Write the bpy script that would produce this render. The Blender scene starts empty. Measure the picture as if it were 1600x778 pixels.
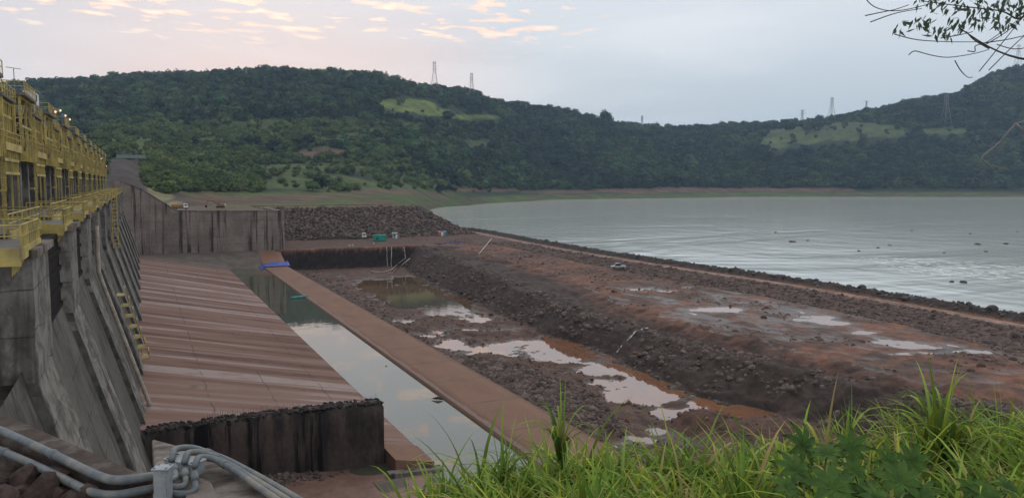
import bpy, bmesh, math, random
import numpy as np
from mathutils import Vector, Matrix

# ------------------------------------------------------------------ camera
S = bpy.context.scene
C = S.collection
F = 1220.0; CZ = 33.0
PITCH = math.atan2(104, F); YAW = math.atan2(585, math.hypot(F, 104))
cam = bpy.data.cameras.new('camera'); cam_o = bpy.data.objects.new('camera', cam); C.objects.link(cam_o)
cam.sensor_width = 36; cam.lens = 36 * F / 1600; cam.clip_start = 0.1; cam.clip_end = 20000
cam_o.location = (0, 0, CZ); cam_o.rotation_euler = (math.pi / 2 - PITCH, 0, -YAW)
S.camera = cam_o

# ------------------------------------------------------------------ sky: thin dusk overcast
SUN_AZ = math.radians(9.0)       # towards the glow above the left ridge (clockwise from +Y)
SUN_EL = math.radians(6.0)
W = bpy.data.worlds.new('World'); S.world = W; W.use_nodes = True
nt = W.node_tree; nt.nodes.clear(); N = nt.nodes.new; L = nt.links.new

def vm(op, a, b=None):
    n = N('ShaderNodeVectorMath'); n.operation = op
    for i, v in enumerate((a, b)):
        if v is None: continue
        if isinstance(v, (tuple, list)): n.inputs[i].default_value = v
        else: L(v, n.inputs[i])
    return n.outputs['Value'] if op in ('DOT_PRODUCT', 'LENGTH') else n.outputs[0]

def ma(op, a, b=0.5, c=None, clamp=False):
    n = N('ShaderNodeMath'); n.operation = op; n.use_clamp = clamp
    for i, v in enumerate((a, b, c)):
        if v is None: continue
        if isinstance(v, (int, float)): n.inputs[i].default_value = v
        else: L(v, n.inputs[i])
    return n.outputs[0]

def mixc(f, a, b, mode='MIX'):
    n = N('ShaderNodeMix'); n.data_type = 'RGBA'; n.blend_type = mode
    for i, v in ((0, f), (6, a), (7, b)):
        if isinstance(v, (int, float)): n.inputs[i].default_value = v
        elif isinstance(v, (tuple, list)): n.inputs[i].default_value = (*v[:3], 1)
        else: L(v, n.inputs[i])
    return n.outputs[2]

def mrange(v, a, b, c=0.0, d=1.0, smooth=True):
    n = N('ShaderNodeMapRange'); n.interpolation_type = 'SMOOTHSTEP' if smooth else 'LINEAR'
    L(v, n.inputs[0])
    for i, x in enumerate((a, b, c, d)): n.inputs[i + 1].default_value = x
    return n.outputs[0]

def noise(vec, scale, detail=4, rough=0.55, dist=0.0):
    n = N('ShaderNodeTexNoise'); n.inputs['Scale'].default_value = scale
    n.inputs['Detail'].default_value = detail; n.inputs['Roughness'].default_value = rough
    n.inputs['Distortion'].default_value = dist
    if vec is not None: L(vec, n.inputs['Vector'])
    return n.outputs['Fac']

tc = N('ShaderNodeTexCoord').outputs['Generated']
sep = N('ShaderNodeSeparateXYZ'); L(tc, sep.inputs[0])
el = sep.outputs['Z']
glow_dir = (math.sin(SUN_AZ) * math.cos(SUN_EL), math.cos(SUN_AZ) * math.cos(SUN_EL), math.sin(SUN_EL))
right_dir = (math.sin(math.radians(62)), math.cos(math.radians(62)), 0)
gl = vm('DOT_PRODUCT', tc, glow_dir)
rt = vm('DOT_PRODUCT', tc, right_dir)
over = mixc(mrange(rt, 0.35, 0.95), (0.61, 0.575, 0.59), (0.54, 0.625, 0.68))
over = mixc(mrange(el, 0.07, 0.24), over, mixc(0.65, over, (0.74, 0.765, 0.82)))
warm = ma('MULTIPLY', mrange(gl, 0.945, 1.0), mrange(el, 0.28, 0.08))
over = mixc(ma('MULTIPLY', warm, 0.9), over, (0.86, 0.665, 0.635))
# long soft veils of stratus
stv = vm('MULTIPLY', tc, (1.1, 1.1, 6.0))
veil = noise(stv, 1.6, 5, 0.5, 0.4)
over = mixc(mrange(veil, 0.45, 0.68, 0.0, 0.75), over, mixc(0.6, over, (0.88, 0.88, 0.91)))
# small sunlit cumulus flecks, laid out on a cloud layer
pl = N('ShaderNodeCombineXYZ')
zc = ma('MAXIMUM', el, 0.03)
L(ma('DIVIDE', sep.outputs['X'], zc), pl.inputs[0]); L(ma('DIVIDE', sep.outputs['Y'], zc), pl.inputs[1])
big = noise(pl.outputs[0], 0.5, 2, 0.5)
fleck = noise(pl.outputs[0], 4.2, 4, 0.5, 0.2)
band = ma('MULTIPLY', mrange(el, 0.145, 0.19), mrange(gl, 0.90, 0.965))
cl = mrange(ma('ADD', ma('ADD', fleck, ma('MULTIPLY', big, 0.45)), ma('MULTIPLY', band, 0.10)), 0.86, 0.905)
cl = ma('MULTIPLY', cl, band)
over = mixc(cl, over, mixc(mrange(fleck, 0.55, 0.75), (0.98, 0.76, 0.66), (1.12, 0.99, 0.80)))
sky = N('ShaderNodeTexSky'); sky.sky_type = 'NISHITA'; sky.sun_disc = False
sky.sun_elevation = math.radians(8); sky.sun_rotation = SUN_AZ; sky.air_density = 1.0; sky.dust_density = 2.0
bg1 = N('ShaderNodeBackground'); L(sky.outputs[0], bg1.inputs[0]); bg1.inputs[1].default_value = 0.05
bg2 = N('ShaderNodeBackground'); L(over, bg2.inputs[0]); bg2.inputs[1].default_value = 1.21
mx = N('ShaderNodeMixShader'); mx.inputs[0].default_value = 0.95
L(bg1.outputs[0], mx.inputs[1]); L(bg2.outputs[0], mx.inputs[2])
wo = N('ShaderNodeOutputWorld'); L(mx.outputs[0], wo.inputs['Surface'])

sun = bpy.data.lights.new('sun', 'SUN'); sun.energy = 0.5; sun.angle = math.radians(40); sun.color = (1.0, 0.90, 0.84)
sun_o = bpy.data.objects.new('sun', sun); C.objects.link(sun_o)
sun_o.rotation_euler = (math.radians(48), 0, math.radians(180) - SUN_AZ - math.radians(35))

S.view_settings.view_transform = 'Standard'; S.view_settings.look = 'None'
S.view_settings.exposure = 0.0; S.view_settings.gamma = 1.0
S.cycles.max_bounces = 6; S.cycles.diffuse_bounces = 2; S.cycles.glossy_bounces = 3
S.cycles.transmission_bounces = 4; S.cycles.transparent_max_bounces = 6; S.cycles.volume_bounces = 0
S.cycles.caustics_reflective = False; S.cycles.caustics_refractive = False
try:
    S.cycles.use_denoising = True
except Exception: pass

# ------------------------------------------------------------------ surveying helpers
CP, SP, CY, SY = math.cos(PITCH), math.sin(PITCH), math.cos(YAW), math.sin(YAW)
def ray(px, py):
    x = px - 800.0; y = 389.0 - py
    return x, F * CP + y * SP, y * CP - F * SP
def rot(l, f): return l * CY + f * SY, -l * SY + f * CY
def P(px, py, z):
    x, f, u = ray(px, py); k = (z - CZ) / u; X, Y = rot(x * k, f * k); return Vector((X, Y, z))
def D(px, py, d):
    x, f, u = ray(px, py); k = d / f; X, Y = rot(x * k, d); return Vector((X, Y, CZ + u * k))
def XP(px, py, X):
    x, f, u = ray(px, py); a, b = rot(x, f); k = X / a; return Vector((X, b * k, CZ + u * k))
def YP(px, py, Y):
    x, f, u = ray(px, py); a, b = rot(x, f); k = Y / b; return Vector((a * k, Y, CZ + u * k))
def proj(X, Y, Z):
    l = X * CY - Y * SY; f = X * SY + Y * CY; u = Z - CZ
    yc = u * CP + f * SP; fc = np.maximum(f * CP - u * SP, 0.1)
    return 800 + F * l / fc, 389 - F * yc / fc

# ------------------------------------------------------------------ noise
def _h(ix, iy, s):
    n = (ix.astype(np.int64) * 374761393 + iy.astype(np.int64) * 668265263 + s * 1442695041) & 0xFFFFFFFF
    n = ((n ^ (n >> 13)) * 1274126177) & 0xFFFFFFFF
    n = n ^ (n >> 16)
    return (n & 0xFFFFFF) / float(0xFFFFFF)
def vnoise(x, y, s=0):
    x = np.asarray(x, float); y = np.asarray(y, float)
    ix = np.floor(x); iy = np.floor(y); fx = x - ix; fy = y - iy
    fx = fx * fx * (3 - 2 * fx); fy = fy * fy * (3 - 2 * fy)
    ix = ix.astype(np.int64); iy = iy.astype(np.int64)
    a = _h(ix, iy, s); b = _h(ix + 1, iy, s); c = _h(ix, iy + 1, s); d = _h(ix + 1, iy + 1, s)
    return (a * (1 - fx) + b * fx) * (1 - fy) + (c * (1 - fx) + d * fx) * fy
def fbm(x, y, o=4, s=0, g=0.5):
    t = 0; a = 1.0; n = 0
    for i in range(o):
        t = t + a * vnoise(np.asarray(x) * 2 ** i, np.asarray(y) * 2 ** i, s + i * 17); n += a; a *= g
    return t / n * 2 - 1        # -1..1
def sstep(a, b, x):
    t = np.clip((np.asarray(x, float) - a) / (b - a), 0, 1); return t * t * (3 - 2 * t)

# ------------------------------------------------------------------ materials
def mat(name, col, col2=None, scale=1.0, rough=0.85, bump=0.0, bscale=8.0, map=(1, 1, 1), lo=0.35, hi=0.65,
        attr=None, col3=None, scale3=0.1, metal=0.0, emis=None, estr=0.0, ior=1.45, rnd=0.0, dist=1.0,
        streak=None, transl=None, grime=0.25, lifts=0):
    global nt, N, L
    m = bpy.data.materials.new(name); m.use_nodes = True
    nt = m.node_tree; nt.nodes.clear(); N = nt.nodes.new; L = nt.links.new
    b = N('ShaderNodeBsdfPrincipled'); out = N('ShaderNodeOutputMaterial')
    pos = N('ShaderNodeNewGeometry').outputs['Position']
    mp = vm('MULTIPLY', pos, map)
    if attr:
        a = N('ShaderNodeAttribute'); a.attribute_name = attr; base = a.outputs['Color']
        if col2:
            base = mixc(mrange(noise(mp, scale, 6, 0.62), lo, hi), mixc(1.0, base, col, 'MULTIPLY'), mixc(1.0, base, col2, 'MULTIPLY'))
    else:
        base = col
        if col2: base = mixc(mrange(noise(mp, scale, 6, 0.62, 0.2), lo, hi), col, col2)
    if col3:
        base = mixc(mrange(noise(pos, scale3, 4, 0.6), 0.45, 0.7), base, col3)
    if streak:       # dark run-off streaks down walls: (colour, horizontal scale, strength)
        sc, hs, st = streak
        sv = vm('MULTIPLY', pos, (hs, hs, 0.018))
        s1 = mrange(noise(sv, 1.0, 5, 0.7), 0.52, 0.60)
        s2 = mrange(noise(vm('MULTIPLY', pos, (1, 1, 0.4)), 0.25, 3, 0.6), 0.22, 0.5)
        base = mixc(ma('MULTIPLY', ma('MULTIPLY', s1, s2), st), base, sc)
    if lifts:        # thin joints between concrete lifts
        sx = N('ShaderNodeSeparateXYZ'); L(pos, sx.inputs[0])
        wv = ma('ADD', ma('DIVIDE', sx.outputs['Z'], lifts), ma('MULTIPLY', noise(pos, 0.8, 2), 0.04))
        ln = mrange(ma('ABSOLUTE', ma('SUBTRACT', ma('FRACT', wv), 0.5)), 0.0, 0.028, 1, 0)
        base = mixc(ma('MULTIPLY', ma('MULTIPLY', ln, 0.75), mrange(noise(pos, 0.3, 3), 0.35, 0.6)), base, (0.02, 0.018, 0.016))
    if grime:        # fine irregular tone
        g = noise(pos, bscale * 0.6, 5, 0.7)
        base = mixc(1.0, base, mixc(mrange(g, 0.25, 0.75, smooth=False), (1 - grime,) * 3, (1 + grime,) * 3), 'MULTIPLY')
    if rnd:
        oi = N('ShaderNodeObjectInfo')
        hs_ = N('ShaderNodeHueSaturation'); L(base, hs_.inputs['Color']) if not isinstance(base, tuple) else None
        if isinstance(base, tuple): hs_.inputs['Color'].default_value = (*base, 1)
        L(mrange(oi.outputs['Random'], 0, 1, 1 - rnd, 1 + rnd, False), hs_.inputs['Value'])
        r2 = ma('FRACT', ma('MULTIPLY', oi.outputs['Random'], 7.31))
        L(mrange(r2, 0, 1, 0.5 - rnd * 0.06, 0.5 + rnd * 0.06, False), hs_.inputs['Hue'])
        base = hs_.outputs[0]
    if isinstance(base, tuple): b.inputs['Base Color'].default_value = (*base, 1)
    else: L(base, b.inputs['Base Color'])
    b.inputs['Roughness'].default_value = rough; b.inputs['Metallic'].default_value = metal; b.inputs['IOR'].default_value = ior
    if rough > 0.65 and not metal: b.inputs['Specular IOR Level'].default_value = 0.18
    if name == 'excavated_ground': L(mrange(a.outputs['Alpha'], 0, 1, 0.28, rough, False), b.inputs['Roughness']); b.inputs['Specular IOR Level'].default_value = 0.3
    if bump:
        bn = N('ShaderNodeBump'); bn.inputs['Strength'].default_value = bump; bn.inputs['Distance'].default_value = dist
        L(noise(mp, bscale, 6, 0.65), bn.inputs['Height']); L(bn.outputs[0], b.inputs['Normal'])
    if emis:
        b.inputs['Emission Color'].default_value = (*emis, 1); b.inputs['Emission Strength'].default_value = estr
    sh = b.outputs[0]
    if transl:
        t = N('ShaderNodeBsdfTranslucent')
        if isinstance(base, tuple): t.inputs[0].default_value = (*base, 1)
        else: L(base, t.inputs[0])
        ms = N('ShaderNodeMixShader'); ms.inputs[0].default_value = transl
        L(sh, ms.inputs[1]); L(t.outputs[0], ms.inputs[2]); sh = ms.outputs[0]
    L(sh, out.inputs[0]); m['_b'] = 1
    return m

def water_mat(name, col, rough, ior, bumps, col2=None, foam=None, patches=None):
    global nt, N, L
    m = bpy.data.materials.new(name); m.use_nodes = True
    nt = m.node_tree; nt.nodes.clear(); N = nt.nodes.new; L = nt.links.new
    b = N('ShaderNodeBsdfPrincipled'); out = N('ShaderNodeOutputMaterial')
    pos = N('ShaderNodeNewGeometry').outputs['Position']
    base = mixc(mrange(noise(pos, 0.06, 4, 0.6), 0.35, 0.65), col, col2 or col)
    rg = rough
    if foam:
        cx, cy, r = foam
        d = vm('LENGTH', vm('MULTIPLY', vm('SUBTRACT', pos, (cx, cy, 2.0)), (1 / r, 0.55 / r, 0)))
        near = mrange(d, 0.15, 1.0, 1, 0)
        fo = noise(vm('MULTIPLY', pos, (0.5, 0.16, 1)), 1.0, 6, 0.75, 0.6)
        fm = ma('MULTIPLY', mrange(fo, 0.52, 0.62), near)
        base = mixc(fm, base, (0.62, 0.66, 0.60)); rg = ma('ADD', ma('MULTIPLY', fm, 0.6), rough)
    L(base, b.inputs['Base Color'])
    if isinstance(rg, float): b.inputs['Roughness'].default_value = rg
    else: L(rg, b.inputs['Roughness'])
    b.inputs['IOR'].default_value = ior
    h = None
    for (sc, mp, st) in bumps:
        n = ma('MULTIPLY', noise(vm('MULTIPLY', pos, mp), sc, 4, 0.6), st)
        h = n if h is None else ma('ADD', h, n)
    if h is not None:
        if patches:      # wind lanes: smooth slicks between ruffled water
            h = ma('MULTIPLY', h, mrange(noise(vm('MULTIPLY', pos, (0.0035, 0.010, 1)), 1.0, 4, 0.6, 0.8), 0.38, 0.6, 0.12, 1.0))
        bn = N('ShaderNodeBump'); bn.inputs['Strength'].default_value = 1.0; bn.inputs['Distance'].default_value = 1.0
        L(h, bn.inputs['Height']); L(bn.outputs[0], b.inputs['Normal'])
    L(b.outputs[0], out.inputs[0])
    return m

M = {}
M['concrete'] = mat('concrete', (0.22, 0.19, 0.165), (0.13, 0.11, 0.095), 0.35, 0.9, 0.35, 3.0, streak=((0.035, 0.03, 0.028), 0.55, 0.9), dist=0.15)
M['pier'] = mat('pier_concrete', (0.205, 0.195, 0.172), (0.11, 0.104, 0.092), 0.8, 0.9, 0.5, 2.0, map=(1, 1, 0.6), lo=0.44, hi=0.56, streak=((0.02, 0.018, 0.016), 0.3, 0.55), col3=(0.23, 0.215, 0.19), scale3=0.5, lifts=2.4, dist=0.2)
M['flank_shade'] = mat('stained_shade_concrete', (0.04, 0.038, 0.034), (0.10, 0.095, 0.084), 0.7, 0.9, 0.4, 2.0, dist=0.15)  # pier flanks: black staining with their shade painted into the colour
M['bay'] = mat('bay_concrete', (0.122, 0.117, 0.102), (0.09, 0.086, 0.075), 0.2, 0.8, 0.2, 3.0, dist=0.1, streak=((0.035, 0.032, 0.028), 0.3, 0.7), lifts=3.0)
M['wallc'] = mat('retaining_concrete', (0.27, 0.228, 0.195), (0.19, 0.158, 0.135), 0.15, 0.9, 0.2, 2.0, streak=((0.03, 0.025, 0.022), 0.55, 0.85), dist=0.1, lifts=3.2)
M['dark_wall'] = mat('blackened_concrete', (0.085, 0.065, 0.055), (0.03, 0.025, 0.023), 0.5, 0.8, 0.5, 3.0, map=(1, 1, 0.25), streak=((0.008, 0.007, 0.007), 0.5, 1.0), dist=0.2)
M['rubble'] = mat('dark_rubble', (0.03, 0.026, 0.024), (0.11, 0.095, 0.085), 3.0, 0.9, 0.6, 5.0, lo=0.5, hi=0.75, dist=0.1)
M['sill'] = mat('sill_concrete', (0.222, 0.131, 0.090), (0.175, 0.101, 0.070), 0.18, 0.8, 0.12, 4.0, map=(1, .45, 1), lo=.3, hi=.7, col3=(0.205, 0.120, 0.083), scale3=0.05, dist=0.05, grime=0.12)
M['tide'] = mat('tide_stain', (0.115, 0.066, 0.048), (0.15, 0.088, 0.064), 0.8, 0.6, 0.1, 4.0, dist=0.05)
M['silt'] = mat('dry_silt', (0.20, 0.135, 0.10), (0.15, 0.10, 0.078), 1.2, 0.9, 0.2, 6.0, dist=0.05)
M['ramp'] = mat('ramp_concrete', (0.15, 0.125, 0.105), (0.10, 0.085, 0.07), 0.25, 0.8, 0.1, 4.0, dist=0.05)
M['mud'] = mat('mud_floor', (0.20, 0.115, 0.085), (0.14, 0.08, 0.06), 0.4, 0.6, 0.3, 2.5, dist=0.1)
M['yellow'] = mat('yellow_paint', (0.50, 0.405, 0.11), (0.41, 0.335, 0.11), 0.8, 0.6, 0.0, 2.0, col3=(0.24, 0.19, 0.09), scale3=0.5)
M['steel_dark'] = mat('dark_steel', (0.009, 0.0085, 0.008), (0.014, 0.012, 0.011), 0.8, 0.9, 0.2, 2.0, dist=0.1)
M['steel_grey'] = mat('grey_steel', (0.13, 0.125, 0.11), (0.09, 0.085, 0.075), 1.0, 0.55, 0.0, 2.0)
M['galv'] = mat('galvanised_steel', (0.20, 0.22, 0.235), (0.15, 0.165, 0.18), 1.5, 0.5, 0.0, 2.0)
M['conduit'] = mat('conduit_paint', (0.13, 0.155, 0.162), (0.095, 0.115, 0.122), 4.0, 0.5, 0.05, 20.0, col3=(0.20, 0.19, 0.16), scale3=2.5, dist=0.01)
M['boxp'] = mat('box_paint', (0.29, 0.33, 0.35), (0.23, 0.265, 0.28), 5.0, 0.4, 0.05, 20.0, col3=(0.30, 0.31, 0.30), scale3=3.0, dist=0.01)
M['white'] = mat('white_paint', (0.72, 0.74, 0.75), (0.62, 0.64, 0.64), 1.0, 0.5)
M['cream'] = mat('cream_pipe', (0.42, 0.37, 0.30), (0.26, 0.22, 0.18), 1.0, 0.6)
M['teal'] = mat('teal_paint', (0.02, 0.33, 0.26), (0.02, 0.25, 0.20), 0.6, 0.5)
M['boat'] = mat('boat_green', (0.10, 0.42, 0.36), (0.07, 0.30, 0.27), 0.8, 0.5)
M['blue'] = mat('blue_plastic', (0.05, 0.10, 0.42), (0.04, 0.07, 0.28), 0.8, 0.5, 0.3, 3.0, dist=0.1)
M['bluecab'] = mat('blue_cabin', (0.08, 0.28, 0.45), None, 1, 0.5)
M['orange'] = mat('orange_paint', (0.52, 0.15, 0.07), (0.40, 0.12, 0.06), 1, 0.5)
M['red'] = mat('red_paint', (0.30, 0.04, 0.035), None, 1, 0.5)
M['machine'] = mat('machine_yellow', (0.26, 0.13, 0.05), (0.16, 0.08, 0.04), 1, 0.6)
M['beacon'] = mat('cream_hood', (0.62, 0.52, 0.28), None, 1, 0.6)
M['rubber'] = mat('black_rubber', (0.02, 0.02, 0.02), None, 1, 0.8)
M['glass'] = mat('dark_glass', (0.02, 0.025, 0.03), None, 1, 0.08, grime=0)
M['silver'] = mat('silver_paint', (0.40, 0.42, 0.44), None, 1, 0.3, metal=0.3)
M['lampglow'] = mat('lamp_glow', (1, 0.6, 0.25), None, 1, 0.5, emis=(1.0, 0.58, 0.24), estr=1.7, grime=0)
M['lampred'] = mat('lamp_glow_red', (1, 0.35, 0.12), None, 1, 0.5, emis=(1.0, 0.30, 0.10), estr=1.0, grime=0)
M['rock'] = mat('rock', (0.155, 0.118, 0.10), (0.075, 0.058, 0.050), 2.0, 0.9, 0.3, 6.0, rnd=0.45, dist=0.1)
M['rock_red'] = mat('rock_reddish', (0.16, 0.10, 0.078), (0.08, 0.055, 0.046), 2.0, 0.9, 0.3, 6.0, rnd=0.45, dist=0.1)
M['rock_near'] = mat('near_rock', (0.085, 0.060, 0.052), (0.035, 0.026, 0.023), 5.0, 0.9, 0.5, 14.0, dist=0.03)
M['river_rock'] = mat('wet_rock', (0.03, 0.028, 0.025), (0.05, 0.045, 0.04), 1.0, 0.6, 0.3, 2.0, dist=0.2)
M['curb'] = mat('stained_curb', (0.075, 0.058, 0.048), (0.04, 0.032, 0.028), 3.0, 0.85, 0.4, 12.0, col3=(0.13, 0.11, 0.095), scale3=3.0, dist=0.03)
M['slab'] = mat('weathered_slab', (0.20, 0.175, 0.15), (0.085, 0.07, 0.06), 2.5, 0.85, 0.4, 14.0, map=(1, 2.2, 1), col3=(0.30, 0.27, 0.24), scale3=1.6, dist=0.02)
M['ground'] = mat('excavated_ground', (1.35, 1.22, 1.12), (0.74, 0.70, 0.67), 0.5, 0.85, 0.9, 1.6, attr='Col', dist=0.25, col3=None)
M['terrain'] = mat('terrain_ground', (1.25, 1.25, 1.2), (0.7, 0.75, 0.75), 0.04, 0.95, 0.5, 0.3, attr='Col', dist=2.0)
M['bank'] = mat('bank_soil', (0.05, 0.06, 0.025), (0.03, 0.03, 0.018), 3.0, 0.95, 0.5, 10.0, dist=0.05)
M['foliage'] = mat('forest_foliage', (0.060, 0.102, 0.036), (0.020, 0.042, 0.026), 0.007, 0.8, 0.0, 0.5, rnd=0.6, grime=0.3)
M['scrub'] = mat('scrub_foliage', (0.115, 0.152, 0.045), (0.062, 0.10, 0.036), 0.03, 0.8, 0.0, 0.8, rnd=0.35, grime=0.3)
M['grass'] = mat('tall_grass', (1, 1, 1), (0.8, 0.85, 0.7), 3.0, 0.72, 0.0, 6.0, attr='Col', transl=0.35, grime=0.15)
M['leafy'] = mat('broad_leaf', (0.075, 0.145, 0.028), (0.055, 0.11, 0.028), 8.0, 0.7, 0.3, 30.0, transl=0.2, dist=0.01)
M['stemg'] = mat('green_stem', (0.08, 0.10, 0.04), None, 1, 0.6)
M['bark'] = mat('bark', (0.06, 0.05, 0.045), (0.035, 0.03, 0.028), 6.0, 0.9, 0.4, 25.0, dist=0.01)
M['twig'] = mat('pale_twig', (0.20, 0.19, 0.17), (0.14, 0.13, 0.12), 8.0, 0.9)
M['treeleaf'] = mat('tree_leaf', (0.05, 0.085, 0.045), (0.035, 0.06, 0.035), 5.0, 0.6, transl=0.25)
M['pylon'] = mat('pylon_steel', (0.20, 0.21, 0.22), None, 1, 0.6)
M['foamw'] = mat('falling_water', (0.55, 0.55, 0.53), (0.40, 0.38, 0.35), 2.0, 0.5)
M['hose'] = mat('pale_hose', (0.42, 0.38, 0.34), None, 1, 0.6)
M['skin'] = mat('skin', (0.35, 0.2, 0.14), None, 1, 0.6)
M['rainsuit'] = mat('yellow_rainsuit', (0.55, 0.33, 0.06), (0.42, 0.25, 0.05), 3, 0.5)
M['river'] = water_mat('river_water', (0.58, 0.625, 0.58), 0.10, 1.8,
                       [(1.0, (0.22, 0.10, 1), 0.15), (1.0, (0.05, 0.02, 1), 0.5), (1.0, (1.0, 0.45, 1), 0.035)], (0.62, 0.66, 0.61),
                       foam=(P(1570, 425, 2).x, P(1570, 425, 2).y, 45.0), patches=True)
M['pool'] = water_mat('pool_water', (0.075, 0.078, 0.052), 0.015, 1.9, [(1.0, (0.25, 0.25, 1), 0.012)])
M['puddle'] = water_mat('muddy_water', (0.26, 0.112, 0.052), 0.01, 2.35, [(1.0, (0.4, 0.4, 1), 0.006)], (0.17, 0.088, 0.05))
M['murky'] = water_mat('murky_water', (0.085, 0.062, 0.036), 0.01, 1.7, [(1.0, (0.4, 0.4, 1), 0.01)], (0.13, 0.075, 0.042))

# ------------------------------------------------------------------ mesh helpers
class MB:
    def __init__(s): s.v = []; s.f = []
    def add(s, vs, fs):
        o = len(s.v); s.v += [tuple(v) for v in vs]; s.f += [tuple(i + o for i in f) for f in fs]; return s
    def box(s, x0, x1, y0, y1, z0, z1):
        return s.add([(x0, y0, z0), (x1, y0, z0), (x1, y1, z0), (x0, y1, z0), (x0, y0, z1), (x1, y0, z1), (x1, y1, z1), (x0, y1, z1)],
                     [(0, 3, 2, 1), (4, 5, 6, 7), (0, 1, 5, 4), (1, 2, 6, 5), (2, 3, 7, 6), (3, 0, 4, 7)])
    def bar(s, a, b, r, n=4, r2=None):
        return s.tube([a, b], [r, r if r2 is None else r2], n)
    def tube(s, pts, r, n=8, cap=True):
        pts = [Vector(p) for p in pts]
        if isinstance(r, (int, float)): r = [r] * len(pts)
        t0 = (pts[1] - pts[0]).normalized()
        up = Vector((0, 0, 1)) if abs(t0.z) < 0.9 else Vector((1, 0, 0))
        u = t0.cross(up).normalized(); rings = []
        for i, p in enumerate(pts):
            t = (pts[min(i + 1, len(pts) - 1)] - pts[max(i - 1, 0)]).normalized()
            u = (u - t * u.dot(t)).normalized(); w = t.cross(u)
            rings.append([p + (u * math.cos(2 * math.pi * (k + 0.5) / n) + w * math.sin(2 * math.pi * (k + 0.5) / n)) * r[i] for k in range(n)])
        o = len(s.v)
        for rg in rings: s.v += [tuple(q) for q in rg]
        for i in range(len(pts) - 1):
            for k in range(n):
                a = o + i * n + k; b2 = o + i * n + (k + 1) % n
                s.f.append((a, b2, b2 + n, a + n))
        if cap:
            s.f.append(tuple(o + k for k in range(n))[::-1]); s.f.append(tuple(o + (len(pts) - 1) * n + k for k in range(n)))
        return s
    def prism(s, poly, y0, y1):            # polygon in XZ, extruded along Y
        n = len(poly); vs = [(x, y0, z) for x, z in poly] + [(x, y1, z) for x, z in poly]
        return s.add(vs, [tuple(range(n)), tuple(range(2 * n - 1, n - 1, -1))] + [(i, i + n, (i + 1) % n + n, (i + 1) % n) for i in range(n)])
    def plate(s, poly, z0, z1):            # polygon in XY, extruded along Z
        n = len(poly); vs = [(p[0], p[1], z0) for p in poly] + [(p[0], p[1], z1) for p in poly]
        return s.add(vs, [tuple(range(n - 1, -1, -1)), tuple(range(n, 2 * n))] + [(i, (i + 1) % n, (i + 1) % n + n, i + n) for i in range(n)])
    def mesh(s, name, m, smooth=False):
        me = bpy.data.meshes.new(name); me.from_pydata(s.v, [], s.f); me.update()
        bm = bmesh.new(); bm.from_mesh(me); bmesh.ops.recalc_face_normals(bm, faces=bm.faces); bm.to_mesh(me); bm.free()
        if m: me.materials.append(M[m] if isinstance(m, str) else m)
        if smooth: me.polygons.foreach_set('use_smooth', [True] * len(me.polygons))
        return me
    def build(s, name, m, parent=None, smooth=False, bevel=0):
        o = bpy.data.objects.new(name, s.mesh(name, m, smooth)); C.objects.link(o)
        if parent: o.parent = parent
        if bevel:
            bv = o.modifiers.new('bevel', 'BEVEL'); bv.width = bevel; bv.segments = 2; bv.limit_method = 'ANGLE'
        return o

def grid(name, X, Y, Z, m, col=None, smooth=True, wrap=False):
    r, c = X.shape
    v = np.stack([X, Y, Z], -1).reshape(-1, 3)
    i = np.arange(r * c).reshape(r, c)
    f = np.stack([i[:-1, :-1], i[:-1, 1:], i[1:, 1:], i[1:, :-1]], -1).reshape(-1, 4)
    me = bpy.data.meshes.new(name)
    me.vertices.add(len(v)); me.vertices.foreach_set('co', v.astype(np.float32).ravel())
    me.loops.add(f.size); me.loops.foreach_set('vertex_index', f.astype(np.int32).ravel())
    me.polygons.add(len(f)); me.polygons.foreach_set('loop_start', np.arange(0, f.size, 4, dtype=np.int32))
    me.update(calc_edges=True); me.validate()
    if col is not None:
        a = me.color_attributes.new('Col', 'FLOAT_COLOR', 'POINT')
        cc = np.ones((r * c, 4), np.float32); cc[:, :col.shape[-1]] = col.reshape(-1, col.shape[-1]); a.data.foreach_set('color', cc.ravel())
    me.materials.append(M[m])
    if smooth: me.polygons.foreach_set('use_smooth', [True] * len(me.polygons))
    o = bpy.data.objects.new(name, me); C.objects.link(o)
    return o

def tag(o, label, cat, group=None, kind=None):
    o['label'] = label; o['category'] = cat
    if group: o['group'] = group
    if kind: o['kind'] = kind
    return o
def struct(o, label=None, cat=None):
    o['kind'] = 'structure'
    if label: o['label'] = label
    if cat: o['category'] = cat
    return o
def thing(name, label, cat, loc=(0, 0, 0), rz=0, group=None):
    o = bpy.data.objects.new(name, None); C.objects.link(o); o.empty_display_size = 0.2
    o.location = loc; o.rotation_euler = (0, 0, rz); return tag(o, label, cat, group)
def dup(o, parent=None, loc=None, rz=None, label=None):
    c = o.copy(); C.objects.link(c); c.parent = parent
    if loc is not None: c.location = loc
    if rz is not None: c.rotation_euler = (0, 0, rz)
    if label: c['label'] = label
    for ch in list(o.children): dup(ch, c)
    return c
def part(name, mesh, parent, loc=(0, 0, 0), rz=0):
    o = bpy.data.objects.new(name, mesh); C.objects.link(o); o.parent = parent; o.location = loc
    o.rotation_euler = (0, 0, rz); return o

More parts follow.
